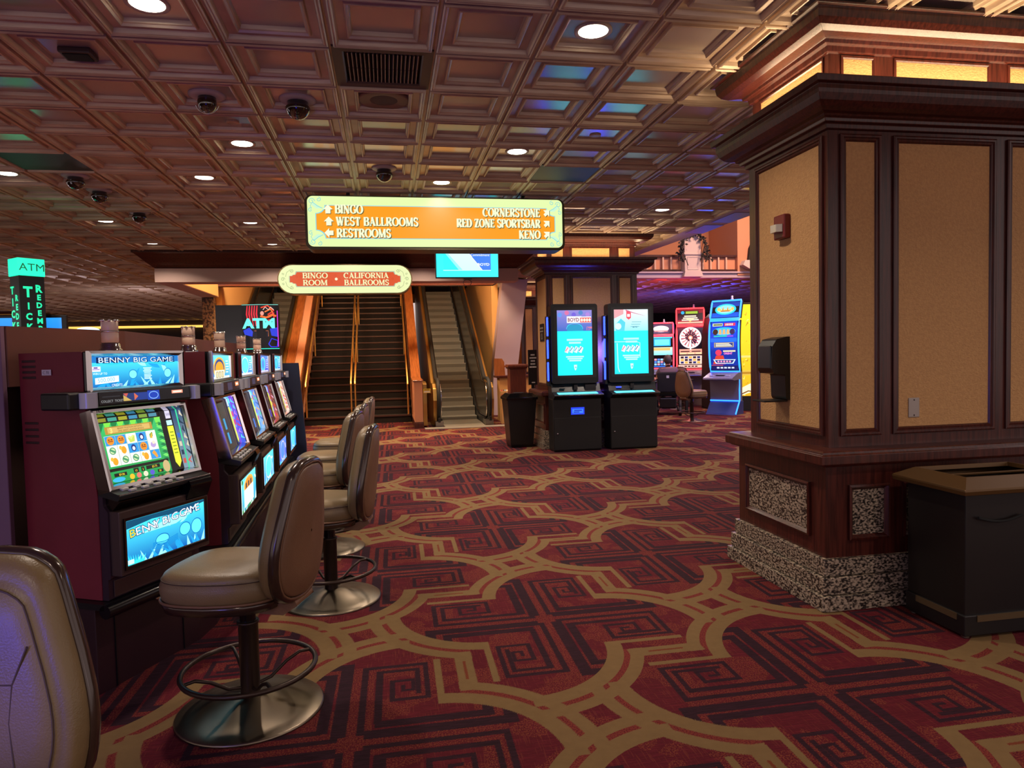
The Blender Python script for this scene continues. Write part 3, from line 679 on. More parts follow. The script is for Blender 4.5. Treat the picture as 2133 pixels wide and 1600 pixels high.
def band_a(A,W):
    A.rect(.25*W,.36*W,.012,.047,'#26386e',1); A.poly([(.25*W,.012),(.33*W,.012),(.25*W,.04)],'#c9a85a',1.2); A.poly([(.25*W,.047),(.30*W,.047),(.28*W,.03)],'#c4584e',1.3)
    A.rect(.36*W,.50*W,.012,.047,'#223a86',1); A.poly([(.36*W,.012),(.36*W,.047),(.40*W,.03)],'#d0694f',1.2)
    A.rect(.50*W,.63*W,.008,.053,'#1c3fae',1); A.ring(.565*W,.030,.03,.019,.004,'#7fb0ff',1.2); 
    A.rect(.77*W,.90*W,.030,.046,'#ff9a7c',1); A.rect(.785*W,.885*W,.034,.042,'#ffe6d8',1.2)
    A.rect(.02*W,.98*W,.004,.058,'#141316',.4); A.rect(.05*W,.22*W,.035,.040,'#2c2c30',1); A.text('COLLECT  TICKET',.035*W,.012,.0105,'#9a9a9a',1.2)
def top_a(A,W,H):
    jungle(A,W,H,3,BLUE); A.rect(0,W,H*.80,H,'#1a74c0',1.55)
    A.poly([(0,H*.8),(W*.2,H*.72),(W*.5,H*.8),(W*.8,H*.7),(W,H*.8)],'#2fc8ee',1.56)
    A.text('BENNY BIG GAME',W*.5,H*.79,H*.175,'#08204f',2.0,'CENTER',.035,1.62); A.text('BENNY BIG GAME',W*.5,H*.797,H*.165,'#dcefff',2.4,'CENTER',-.002,1.64)
    A.poly([(W*.03,H*.12),(W*.28,H*.18),(W*.28,H*.38),(W*.03,H*.32)],'#dff2ff',2); A.text('500,000',W*.055,H*.17,H*.13,'#6fb6d8',2.3,wide=1.1,rot=.06)
    A.text('WIN UP TO',W*.01,H*.42,H*.07,'#e8faff',2.2); A.text('CREDITS',W*.20,H*.04,H*.075,'#e8faff',2.2)
    A.rect(0,W*.09,H*.52,H*.68,'#e9e4ff',2); A.rect(.01*W,W*.08,H*.58,H*.60,'#6a3fb0',2.2); A.rect(.02*W,W*.06,H*.62,H*.66,'#4a2b90',2.2)
    for k in range(4): A.rect(W*(.56+.01*(k%2)),W*(.66-.012*(k%2)),H*(.58-.05*k+.0),H*(.61-.05*k),'#c8fbff',2.2)
    for k in range(4): A.rect(W*(.57),W*(.66-.012*(k%2)),H*(.22+.05*k),H*(.25+.05*k),'#c8fbff',2.2)
    for cx,r in ((.44,.16),(.86,.17)): A.disc(W*cx,H*.4,W*.05,H*r,'#7deffc',1.7); A.ring(W*cx,H*.4,W*.05,H*r,.004,'#1b7fc0',1.9)
def belly_a(A,W,H):
    jungle(A,W,H,11,BLUE); A.poly([(0,H*.82),(W*.3,H*.9),(W*.7,H*.86),(W,H*.95),(W,H),(0,H)],'#0c4a6a',1.62); A.poly([(W*.15,H*.62),(W*.5,H*.80),(W*.9,H*.82),(W*.6,H*.62)],'#9ff6ff',1.63)
    x=W*.03
    for i,ch in enumerate('BENNY BIG GAME'):
        if ch!=' ':
            A.text(ch,x,H*(.60+.012*i),H*.19,'#10386a',2.0,bold=.04,wide=1.28,rot=.12); A.text(ch,x,H*(.605+.012*i),H*.18,'#e6d94a' if i==0 else '#f2fbff',2.4,wide=1.3,rot=.12)
        x+=W*(.036 if ch==' ' else .045 if ch=='I' else .072)
    for k in range(9): A.poly([(W*.02*k,0),(W*.02*k+W*.03,0),(W*(.02*k-.03+.01*k),H*(.25-.01*k))],'#37e0f0',2.1)
    for cx,cy,rx_,ry in ((.42,.35,.09,.14),(.72,.42,.08,.17),(.88,.40,.08,.20)): A.disc(W*cx,H*cy,W*rx_,H*ry,'#63e4fa',1.7); A.ring(W*cx,H*cy,W*rx_,H*ry,.005,'#1277bd',1.9)
    for k in range(5): A.stroke([(W*.3,H*(.2+.03*k)),(W*.45,H*(.12+.04*k)),(W*.62,H*(.24+.03*k))],.004,'#0f86cc',2.0)
    A.rect(0,W*.07,H*.02,H*.12,'#c8f6ff',2.2)
def main_a(A,W,h):
    x0,x1,y0,y1=.045,.415,.035,.315; A.grad(x0,x1,y0,y1,'#1c9a4a','#39c06a',1)
    for k in range(10): xx=x0+(x1-x0)*k/10; A.poly([(xx,y1),(xx+.04,y1),(xx+.01,y1-.05)],'#7fe24c' if k%2 else '#128040',1.3)
    for k in range(12): yy=y0+.05+.018*k; A.poly([(x1,yy),(x1,yy+.03),(x1-.035,yy+.02)],'#6fe06a' if k%2 else '#0f7a46',1.3)
    A.rect(x0+.035,x1-.06,y1-.055,y1-.02,'#b98f3a',2); A.rect(x0+.05,x1-.075,y1-.050,y1-.025,'#d9b465',2.2)
    A.text('3',x0+.06,y1-.05,.024,'#f6e27a',2.5,bold=.03); A.text('BENNY POSITION INITIATES',x0+.105,y1-.036,.008,'#5a2c10',2.5); A.text('ONE GREAT HUNTER BONUS',x0+.105,y1-.048,.008,'#5a2c10',2.5)
    gx0,gx1,gy0,gy1=x0+.022,x1-.05,y0+.075,y1-.062; cw,chh=(gx1-gx0)/5,(gy1-gy0)/3
    A.rect(gx0,gx1,gy0,gy1,'#eaf6dc',1.8)
    grid=['mmbpc','nopmg','onnok']
    for r in range(3):
        for c in range(5):
            cx,cy=gx0+cw*(c+.5),gy1-chh*(r+.5); s=cw*.40; q=grid[r][c]
            A.rect(cx-cw*.48,cx+cw*.48,cy-chh*.47,cy+chh*.47,'#f4fbee' if q not in 'mpk' else '#2f9ae0',2.0)
            if q=='m': A.disc(cx,cy,s*.85,chh*.42,'#e8932a',2.3); A.rect(cx-s*.55,cx+s*.55,cy-chh*.1,cy-chh*.02,'#8a3512',2.5); A.rect(cx-s*.5,cx-s*.1,cy+chh*.06,cy+chh*.16,'#6a2a10',2.5); A.rect(cx+s*.1,cx+s*.5,cy+chh*.06,cy+chh*.16,'#6a2a10',2.5)
            elif q=='b': A.stroke([(cx-s*.8,cy+chh*.1),(cx-s*.3,cy-chh*.25),(cx+s*.4,cy-chh*.2),(cx+s*.8,cy+chh*.25)],[.004,.02,.02,.004],'#c9d95a',2.3); A.stroke([(cx-s*.6,cy+chh*.25),(cx-s*.1,cy-chh*.02),(cx+s*.6,cy+chh*.3)],[.004,.016,.004],'#dcea80',2.4)
            elif q=='p': A.disc(cx,cy,s*.6,chh*.36,'#16307e',2.3); A.disc(cx,cy-chh*.05,s*.35,chh*.2,'#e8eef2',2.5)
            elif q=='c': A.stroke([(cx-s*.3,cy-chh*.3),(cx,cy),(cx+s*.4,cy+chh*.3)],[.006,.022,.004],'#6fa83a',2.3); A.stroke([(cx-s*.1,cy-chh*.3),(cx+s*.2,cy+chh*.2)],[.014,.006],'#e0b040',2.5)
            elif q=='n': A.disc(cx,cy,s*.75,chh*.36,'#cfe8b0',2.3); A.ring(cx,cy,s*.75,chh*.36,.004,'#3d8a5a',2.4); A.stroke([(cx-s*.6,cy+chh*.15),(cx+s*.6,cy-chh*.18)],.010,'#4a9a6a',2.5)
            elif q=='o': A.disc(cx+s*.1,cy-chh*.05,s*.62,chh*.38,'#f0a324',2.3); A.disc(cx-s*.55,cy+chh*.2,s*.36,chh*.2,'#f6b740',2.4)
            elif q=='g': A.disc(cx,cy,s*.7,chh*.3,'#b9a0d8',2.3); A.disc(cx+s*.2,cy+chh*.22,s*.4,chh*.18,'#e6e0c8',2.4)
            else: A.stroke([(cx-s*.5,cy+chh*.3),(cx,cy),(cx+s*.3,cy-chh*.35)],[.02,.018,.012],'#e8a03a',2.3)
    for c in range(1,5): A.rect(gx0+cw*c-.0008,gx0+cw*c+.0008,gy0,gy1,'#5a7a5a',2.6)
    A.rect(x0+.01,x1-.01,y0+.052,y0+.066,'#15150f',2); A.rect(x0+.03,x0+.10,y0+.026,y0+.042,'#16160f',2); A.text('$9.86',x0+.055,y0+.029,.010,'#ffe23a',2.4)
    A.rect(x0+.14,x0+.17,y0+.028,y0+.05,'#16160f',2); A.text('15',x0+.147,y0+.033,.010,'#ffe23a',2.4); A.rect(x0+.185,x0+.205,y0+.028,y0+.05,'#16160f',2); A.text('2',x0+.191,y0+.033,.010,'#ffe23a',2.4)
    A.rect(x0+.215,x0+.30,y0+.032,y0+.050,'#16160f',2); A.text('$3.75',x0+.25,y0+.036,.010,'#ffe23a',2.4); A.rect(x0+.28,x0+.315,y0+.006,y0+.022,'#16160f',2); A.text('30',x0+.287,y0+.009,.010,'#ffe23a',2.4)
    A.disc(x0+.05,y0+.012,.035,.011,'#39b6e6',2.2); 
    for k,cc in enumerate(('#e8c02a','#e8746a','#e0e0c0','#5a5ac8')): A.disc(x0+.125+.04*k,y0+.014,.014,.013,cc,2.3)
    A.disc(x1-.03,y0+.03,.022,.03,'#c9b27a',2.2)
    # side strip with yellow arrow, and a painted glowing reflection at its right
    a=W-.125; A.rect(a-.03,a+.005,.03,h-.03,'#0a0c0e',1)
    A.rect(a+.008,a+.04,h-.075,h-.035,'#d9d3ee',2); A.text('500',a+.012,h-.06,.013,'#4a3a6a',2.4); A.rect(a+.006,a+.042,h-.11,h-.085,'#bff6ff',2)
    A.poly([(a+.004,h-.115),(a+.044,h-.115),(a+.044,.075),(a+.024,.045),(a+.004,.075)],'#e6ee3a',2)
    for k in range(7): A.rect(a+.012,a+.036,h-.15-.018*k,h-.144-.018*k,'#8c9a1a',2.4)
    b=a+.052; A.grad(b,W-.042,.035,h-.035,'#7f9aa8','#24406a',1)
    for k in range(4): A.rect(b+.006,W-.05,.06+.045*k,.085+.045*k,('#c8574a','#2a3a50','#d0c8b0','#3a6ac8')[k],2)
    A.grad(W-.044,W-.036,.03,h-.03,'#2fd08a','#3fe0a0',2)
    A.grad(.036,.043,.03,h-.03,'#8a5ad0','#b07ae0',1)
    for k in range(6): A.rect(.05+.06*k,.10+.06*k,h-.055,h-.038,('#8a8a2a','#3f9a8a','#a0a02a','#3a8ab0','#7a9a3a','#4a8aa0')[k],1.2)
def theme(c1,c2,c3,c4,seed,arch=False,main=('#101418','#1c2a30'),side='#4a7ae0',sidec=('#3a5ae0','#7a4ae0','#c83a6a','#5ad0f0','#b07af0')):
    def top(A,W,H):
        A.grad(0,W,0,H,c1,c2,0); A.rect(0,W,0,H*.12,c4,.5)
        if arch:
            A.disc(W*.42,H*.45,W*.30,H*.48,'#e8b24a',1); A.disc(W*.42,H*.45,W*.24,H*.40,'#274a86',1.2); A.disc(W*.42,H*.42,W*.20,H*.32,'#f0a030',1.4); A.rect(W*.18,W*.66,0,H*.38,'#f6ead0',1.6)
            for k in range(3): A.rect(W*(.25+.13*k),W*(.34+.13*k),H*.06,H*.32,'#3a2a1a',1.8); A.rect(W*(.27+.13*k),W*(.32+.13*k),H*.08,H*.30,'#ffe9b0',2)
        else:
            A.disc(W*.42,H*.5,W*.22,H*.40,c3,1); A.ring(W*.42,H*.5,W*.26,H*.44,.008,c4,1.2); A.disc(W*.42,H*.5,W*.12,H*.26,c2,1.4)
        rnd=random.Random(seed)
        for k in range(5): A.rect(W*.74,W*(.90+rnd.uniform(-.05,.02)),H*(.25+.12*k),H*(.30+.12*k),c4,1.5)
        A.grad(W*.93,W,0,H,c1,c4,1)
    def belly(A,W,H):
        jungle(A,W,H,seed,(c1,c2,c3,c4))
        if arch: A.disc(W*.5,H*.70,W*.30,H*.26,'#e8b24a',2); A.disc(W*.5,H*.70,W*.24,H*.2,'#e88a2a',2.2); A.rect(W*.2,W*.8,H*.1,H*.62,'#d8fbff',2.4); [A.rect(W*(.30+.15*k),W*(.38+.15*k),H*.64,H*.8,'#38404a',2.6) for k in range(3)]
        else: A.disc(W*.5,H*.5,W*.22,H*.34,c2,2); A.ring(W*.5,H*.5,W*.28,H*.42,.010,c4,2.2)
        A.rect(0,W*.06,0,H,c4,2.2)
    def mainp(A,W,h):
        A.grad(.045,.415,.035,.33,main[0],main[1],1); rnd=random.Random(seed)
        for k in range(10): A.rect(.06+.07*(k%5),.11+.07*(k%5),.07+.09*(k//5),.14+.09*(k//5),rnd.choice([main[1],c1,'#20303a']),1.3)
        a=W-.155; A.rect(a-.03,a+.002,.03,h-.03,'#07080a',1); A.rect(a+.004,a+.04,h-.085,h-.035,'#cfe6ff',2); A.poly([(a+.004,h-.09),(a+.044,h-.09),(a+.044,.07),(a+.024,.045),(a+.004,.07)],'#e6f03a',2)
        b=a+.055; A.grad(b,W-.042,.035,h-.035,side,c2,1)
        for k in range(5): A.disc((b+W-.042)/2,.07+.055*k,.028,.022,rnd.choice(['#c83a3a','#7a3ac0','#3a7ae0','#e0c060']),1.5+k*.1)
        A.grad(.036,.043,.03,h-.03,'#5a6ae0','#7a8af0',1)
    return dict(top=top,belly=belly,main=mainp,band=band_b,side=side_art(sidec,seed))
def band_b(A,W):
    A.rect(.02*W,.98*W,.004,.058,'#141316',.4)
    A.rect(.05*W,.22*W,.035,.040,'#2c2c30',1); A.rect(.36*W,.58*W,.006,.052,'#30364e',1); A.rect(.74*W,.92*W,.024,.050,'#ff8a4a',1); A.rect(.77*W,.89*W,.030,.044,'#ffe6d8',1.2)
th1=math.radians(63)
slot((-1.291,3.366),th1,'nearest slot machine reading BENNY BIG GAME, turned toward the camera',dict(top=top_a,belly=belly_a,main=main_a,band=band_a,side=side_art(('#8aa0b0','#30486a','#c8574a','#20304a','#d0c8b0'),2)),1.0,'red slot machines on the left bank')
RW=math.radians(92); dirw=Vector((math.cos(RW),math.sin(RW))); nrm=Vector((math.sin(RW),-math.cos(RW)))
base=Vector((-.972,4.228))
ths=[theme('#2a9ad0','#6ae0f6','#3a8a4a','#d8f0e0',21,True,('#2c3226','#3a4236'),'#7a3ab0'),theme('#2f7ae0','#5ae0ff','#58d8f8','#dff4ff',22,False,('#0c1014','#1a2228'),'#4a9ae0',('#8ab8e8','#6a8ae0','#5ad0a8','#c8a0e0','#3a6ac0','#e0b080')),
     theme('#3a3ac8','#4a8af0','#3ac8f0','#c8c8ff',23,False,('#0c0c12','#141a20'),'#b0483a',('#a85a48','#7a3a3a','#e03a2a','#f0a0c0','#5a2a30')),theme('#1f6ad8','#4ad0f8','#2ab0f0','#bfeaff',24,False,('#0c0c12','#141a20'),'#f0b8a0',('#f6d8c8','#f0b0a0','#e0402a','#fff0e0','#c8806a'))]
labs=['second slot machine with an orange arch on its top screen','third slot machine with a round pale blue emblem on its top screen','fourth slot machine with a violet top screen','last slot machine of the bank, beside the navy end panel']
for i in range(4):
    p=base+dirw*(.96*i); slot((p.x,p.y),RW,labs[i],ths[i],1.18,'red slot machines on the left bank')
# asset tag and number on the nearest machine
t=thing('asset_tag','small white C 70 tag on the red side of the nearest slot machine','tag',(-1.291,3.366,0),th1)
A=Art((-.0055,.26,1.462),(0,-1,0),(0,0,1),(-1,0,0)); A.rect(-.028,.028,-.012,.014,'#cfc4c8',0); A.text('C 70',-.021,-.006,.013,'#2a1a1e',1); A.make('tag_plate',PRINT,t)
t=thing('number_label','1978 number on the chrome bezel of the nearest slot machine','label',(-1.291,3.366,0),th1)
sl=Vector((0,.09,.365)).normalized(); O=Vector((0,-.062,.925))+sl*.358+Vector((0,-sl.z,sl.y))*.0128
A=Art(O,(1,0,0),sl,(0,-sl.z,sl.y)); A.text('1978',.022,0,.014,'#2a2426',1); A.make('number_plate',PRINT,t)

# pedestal under the bank (one continuous cabinet)
def P2(p,th,u,n): 
    d=Vector((math.cos(th),math.sin(th))); q=Vector((math.sin(th),-math.cos(th))); r=Vector(p)+d*u+q*n; return (r.x,r.y)
p1=(-1.291,3.366)
front=[P2(p1,th1,-.02,-.03),P2(p1,th1,.62,-.03),(-1.0,4.15)]+[P2(base,RW,u,-.03) for u in (.4,3.72)]
back=[(-1.40,7.95),(-1.36,4.45),P2(p1,th1,-.02,-.43)]
g=G(); g.prism(front+back,'z',0,.40); t=thing('slot_pedestal','dark maroon base cabinet running under the red slot machines','cabinet'); obj('base_cabinet',g,mat('pedestal_laminate','#2b0f18',.45,col2='#240c14',nscale=3),t,bev=.004)
front2=[P2(p1,th1,-.04,.05),P2(p1,th1,.60,.05),P2(base,RW,-.06,.05),P2(base,RW,3.72,.05)]
g=G(); g.prism(front2+[(-1.40,7.95),(-1.36,4.45),P2(p1,th1,-.04,-.43)],'z',.40,.428); obj('base_top',g,BLACK,t,bev=.004)
g=G(); g.tube([(x,y,.395) for x,y in front2],.032,12); obj('bumper_rail',g,mat('black_vinyl_rail','#0d0d12',.22),t)
for u in (.08,.5): 
    x,y=P2(p1,th1,u,-.027); g=G(); g.box(-.002,.002,-.003,.003,.0,.39); o=obj('door_seam',g,BLACK,t); o.location=(x,y,0); o.rotation_euler=(0,0,th1)
x,y=P2(p1,th1,.33,-.026); g=G(); g.lathe([(.014,0),(.014,-.01),(.009,-.012),(.001,-.012)],14,axis='y'); o=obj('lock',g,CHROME,t); o.location=(x,y,.33); o.rotation_euler=(0,0,th1)
# partition behind the machines
g=G()
q0=P2(p1,th1,-.03,-.46); kink=(-1.47,4.30)
poly=[q0,kink,(-1.60,8.0),(-2.35,8.0),(-3.4,5.2),(-3.4,3.0),(q0[0]-.6,q0[1]-.05)]
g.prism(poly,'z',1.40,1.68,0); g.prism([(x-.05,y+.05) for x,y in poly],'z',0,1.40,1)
o=obj('bank_partition',g,[BROWNP,mat('dark_brown_laminate','#3b241f',.6)],None,bev=.004); tag(o,'brown partition box behind the slot machines','partition')  # lower section has its own darker brown face
g=G(); a,b=Vector(poly[-1]),Vector(q0); g.prism([(q0[0]-.002,q0[1]-.008),(q0[0]-.002,q0[1]-.045),(q0[0]-.60,q0[1]-.10),(-3.42,2.93),(-3.42,2.985),(q0[0]-.60,q0[1]-.06)],'z',0,1.677); tag(obj('end_panel',g,MAUVEP,bev=.004),'plum end panel at the left edge behind the nearest slot machine','panel')
g=G(); g.prism([(-.16,0),(.085,0),(.085,.55),(.03,1.455),(-.16,1.455)],'y',0,.05); o=obj('end_panel',g,NAVY,None,bev=.004); o.location=(-1.0,7.98,0); tag(o,'tall navy end panel closing the far end of the slot bank','panel')

# ============================================================ CASINO CHAIRS (forward = +x)
def half(z):   # half width of the backrest against height
    pts=[(.495,.0),(.50,.07),(.515,.125),(.54,.175),(.60,.214),(.68,.230),(.76,.224),(.85,.200),(.94,.170),(1.0,.150),(1.035,.136),(1.062,.108),(1.078,.062),(1.082,.0)]
    for (a,b),(c,d) in zip(pts,pts[1:]):
        if a<=z<=c: return b+(d-b)*(z-a)/(c-a)
    return 0
BZ=[.495,.498,.505,.515,.53,.55,.58,.62,.66,.70,.74,.78,.82,.86,.90,.94,.98,1.01,1.035,1.052,1.068,1.077,1.082]
def outline(k,x):   # closed outline scaled about its centre, slight recline
    zc=.78; pts=[]
    for s,zz in ((1,BZ),(-1,BZ[::-1])):
        for z in zz[(0 if s>0 else 1):(len(zz) if s>0 else -1)]:
            y=s*half(z)*k; z2=zc+(z-zc)*k; pts.append((x-.10*(z2-.5)+.02*(abs(y)/.22)**2,y,z2))
    return pts
def seatring(k,z,n=40):
    r=[]
    for i in range(n):
        a=2*PI*i/n; ca,sa=math.cos(a),math.sin(a); e=.62
        x=math.copysign(abs(ca)**e,ca); y=math.copysign(abs(sa)**e,sa)
        wy=.235-.035*max(-x,0)+.0*x
        r.append((.06+.25*x*k,y*wy*k,z))
    return r
def chair(loc,rz,label,group):
    t=thing('casino_chair',label,'chair',(loc[0],loc[1],0),rz,group)
    g=G(); g.loft([seatring(k,z) for k,z in ((.96,.525),(1.0,.535),(1.02,.56),(1.02,.59),(.985,.612),(.99,.616),(.95,.634),(.86,.648),(.6,.656),(.25,.652),(.02,.651))],0); obj('seat',g,LEATH,t)
    g=G(); g.loft([seatring(k,z) for k,z in ((.80,.478),(.97,.482),(.985,.50),(1.0,.505),(1.0,.522),(.9,.524))],0); obj('seat_tray',g,TRIMB,t)
    g=G(); g.tube([(x,y,.613) for x,y,z in seatring(.99,0)],.0035,5,closed=True); obj('seat_seam',g,mat('seam_brown','#4a382a',.7),t)
    g=G(); g.tube([(x,y,.528) for x,y,z in seatring(1.015,0)],.006,6,closed=True); obj('seat_piping',g,LEATHB,t)
    g=G(); X0=-.235
    g.loft([outline(k,X0+dx) for k,dx in ((.985,.0),(.99,.03),(.97,.055),(.90,.075),(.86,.071),(.84,.078),(.6,.088),(.3,.09),(.02,.09))],0,False); obj('backrest',g,LEATH,t)
    g=G(); fx=lambda y,z:X0+.0885-.10*(z-.5)+.02*(abs(y)/.22)**2
    g.tube(outline(.80,X0+.0845),.0022,5,closed=True); g.tube([(fx(y,.82),y,.82) for y in (-.09,-.045,0,.045,.09)],.0022,5)
    for sg in (-1,1): g.tube([(fx(y,z),sg*y,z) for y,z in ((.122,.90),(.11,.87),(.09,.82),(.085,.74),(.10,.64),(.115,.57))],.0022,5)
    obj('stitched_seam',g,mat('seam_brown','#4a382a',.7),t)
    g=G(); g.loft([outline(k,X0+dx) for k,dx in ((.93,-.012),(.925,-.022),(.90,-.028),(.6,-.034),(.02,-.036))][::-1],0,False); obj('back_panel',g,LEATHB,t)
    g=G(); g.tube(outline(.955,X0-.018),.006,6,closed=True); obj('back_piping',g,LEATHB,t)
    g=G(); g.loft([outline(k,X0+dx) for k,dx in ((.95,-.022),(.985,-.022),(1.02,-.012),(1.03,.002),(1.02,.016),(.985,.02),(.96,.016))],0,False); obj('bumper',g,TRIMB,t)
    g=G(); g.prism([(-.10,.49),(-.225,.50),(-.235,.54),(-.235,.60),(-.215,.60),(-.212,.55),(-.10,.53)],'y',-.055,.055); obj('back_bracket',g,BLACK,t,bev=.01)
    g=G(); g.prism([(-.10,.45),(-.20,.445),(-.262,.485),(-.250,.515),(-.13,.478)],'y',-.085,.085); obj('bracket_cover',g,LEATHB,t,bev=.012)
    g=G(); g.lathe([(.033,.36),(.033,.48)],20); obj('gas_lift',g,BLACKG,t)
    g=G(); g.lathe([(.040,.04),(.041,.375),(.046,.378),(.046,.388),(.04,.39)],22); obj('pedestal_post',g,PIPE,t)
    g=G(); g.lathe([(.302,.0),(.304,.006),(.296,.012),(.24,.020),(.16,.036),(.09,.060),(.045,.068)],44); obj('base_disc',g,BRONZE,t)
    g=G(); g.tube([(.272*math.cos(a),.272*math.sin(a),.185) for a in [2*PI*i/44 for i in range(44)]],.0115,8,closed=True); fr=obj('foot_ring',g,PIPE,t)
    for k in range(4):
        a=PI/4+k*PI/2; ca,sa=math.cos(a),math.sin(a)
        g=G(); g.tube([(r*ca,r*sa,z) for r,z in ((.036,.105),(.09,.115),(.16,.165),(.22,.19),(.268,.186))],.008,6); obj('ring_spoke',g,PIPE,fr)
    return t
CG='tan vinyl casino chairs at the machines'
c1=chair((-.620,3.085),math.radians(163),'tan swivel chair pulled up to the nearest slot machine',CG)
dup(c1,(-.385,4.411,0),math.radians(172),'tan swivel chair at the second slot machine, right of the nearest full chair',CG)
dup(c1,(-.52,5.60,0),math.radians(168),'tan swivel chair third along the slot bank, seat partly behind the nearest chair back',CG)
dup(c1,(-.50,6.42,0),math.radians(172),'tan swivel chair fourth along the slot bank',CG)
dup(c1,(-.46,7.42,0),math.radians(176),'tan swivel chair farthest along the slot bank, before the stairs',CG)
dup(c1,(-.925,1.46,0),math.radians(-100),'tan swivel chair cut off at the lower left corner, facing the camera',CG)
dup(c1,(6.30,13.75,0),math.radians(22),'tan swivel chair at the tall blue-lit game on the right',CG)
dup(c1,(7.35,16.6,0),math.radians(60),'far tan swivel chair beside the wheel game',CG)
dup(c1,(6.25,17.2,0),math.radians(70),'far tan swivel chair left of the person in the wheelchair',CG)
# stitched panel lines on the corner chair are seams of its backrest
# ============================================================ BIG HANGING SIGN
def rrect(u0,u1,v0,v1,r,n=6):
    p=[]
    for cx,cy,a in ((u1-r,v1-r,0),(u0+r,v1-r,90),(u0+r,v0+r,180),(u1-r,v0+r,270)):
        for i in range(n+1):
            b=math.radians(a+90*i/n); p.append((cx+r*math.cos(b),cy+r*math.sin(b)))
    return p
SY=7.93; u0,u1,v0,v1=-.823,2.065,2.712,3.285
t=thing('directional_sign','long lit hanging sign with orange panel listing bingo, ballrooms and keno','sign',((u0+u1)/2,SY,v0)); t0=(u0+u1)/2
W,H=u1-u0,v1-v0
g=G(); o=rrect(-W/2-.015,W/2+.015,-.018,H,.075); g.prism(o,'y',.0,.30); obj('sign_cabinet',g,mat('sign_cabinet_olive','#4a4632',.4,.3),t,bev=.006)
A=Art((-W/2,-.004,0),(1,0,0),(0,0,1),(0,-1,0),.0012)
CR='#e3f6ae'; A.poly(rrect(.012,W-.012,.012,H-.012,.06),CR,0)
def notch(i,c):   # panel with notched concave corners
    a,b,c0,d=.105+i,W-.105-i,.105+i*.8,H-.115-i*.8; n=.10
    def q(cx,cy,a0,a1): return [(cx+n*math.cos(math.radians(a0+(a1-a0)*k/6)),cy+n*.9*math.sin(math.radians(a0+(a1-a0)*k/6))) for k in range(7)]
    return q(b,c0,180,90)+q(b,d,270,180)+q(a,d,0,-90)+q(a,c0,90,0)
A.poly(notch(-.008,0),'#69d5ee',1); A.poly(notch(0,0),'#ff9d22',2)
for sx,sy in ((0,0),(1,0),(0,1),(1,1)):
    fx=1 if sx==0 else -1; cx=.06 if sx==0 else W-.06; cy=.075 if sy==0 else H-.08; fy=1 if sy==0 else -1
    A.poly([(cx+fx*.115,cy+fy*.065),(cx+fx*.05,cy+fy*.07),(cx+fx*.0,cy+fy*.03),(cx+fx*.02,cy),(cx+fx*.06,cy+fy*.03)],'#c9f2d2',3)
    A.curl(cx,cy-fy*.01,.035,1.3,'#5cc6dc',.005,fx,0 if sy else PI,4); A.curl(cx+fx*.075,cy-fy*.03,.026,1.2,'#5cc6dc',.005,-fx,PI/2,4); A.curl(cx-fx*.015,cy+fy*.085,.024,1.1,'#5cc6dc',.005,fx,1,4)
    A.stroke([(cx+fx*.115,cy+fy*.065),(cx+fx*.06,cy+fy*.04),(cx+fx*.01,cy),(cx-fx*.015,cy+fy*.04),(cx-fx*.0,cy+fy*.07)],.005,'#5cc6dc',4)
def arrow(u,v,s,kind,col,k):
    up=[(-.5,0),(0,.5),(.5,0),(.26,0),(.26,-.42),(-.26,-.42),(-.26,0)]
    if kind=='L': p=[(-y,x) for x,y in up]; p=[(-.5,0),(0,.5),(0,.24),(.42,.24),(.42,-.24),(0,-.24),(0,-.5)]
    elif kind=='D': p=[(-.45,.5),(.5,.5),(.5,-.5),(.2,-.18),(-.12,-.5),(-.42,-.14),(-.14,.14)]
    else: p=up
    A.poly([(u+a*s,v+b*s) for a,b in p],col,k)
LH=.096
for txt,u,v,al,ft in (('BINGO',.305,.372,'LEFT',.305),('WEST BALLROOMS',.317,.240,'LEFT',.895),('RESTROOMS',.317,.112,'LEFT',.59),('CORNERSTONE',W-.275,.358,'RIGHT',.67),('RED ZONE SPORTSBAR',W-.275,.235,'RIGHT',.97),('KENO',W-.275,.110,'RIGHT',.255)):
    A.serif(txt,u+.007,v-.007,LH,'#5f5a30',6,al,1,1.5,ft); A.serif(txt,u,v,LH,'#f2f8cf',9,al,1,1.3,ft)  # dark offset copy drawn behind the letters as their shadow
for u,v,kd in ((.232,.415,'U'),(.238,.285,'U'),(.240,.160,'L'),(W-.205,.402,'D'),(W-.205,.280,'D'),(W-.205,.155,'D')):
    sz=.105 if kd!='D' else .075; arrow(u+.007,v-.007,sz,kd,'#6b5a2a',6); arrow(u,v,sz,kd,'#f4f8d8',9)
A.make('sign_face',SIGNM,t)
g=G()
for x in (-1.0,1.0): g.tube([(x,.15,H-.01),(x,.15,CEIL-v0+.005)],.02)
obj('hanger',g,BLACK,t)

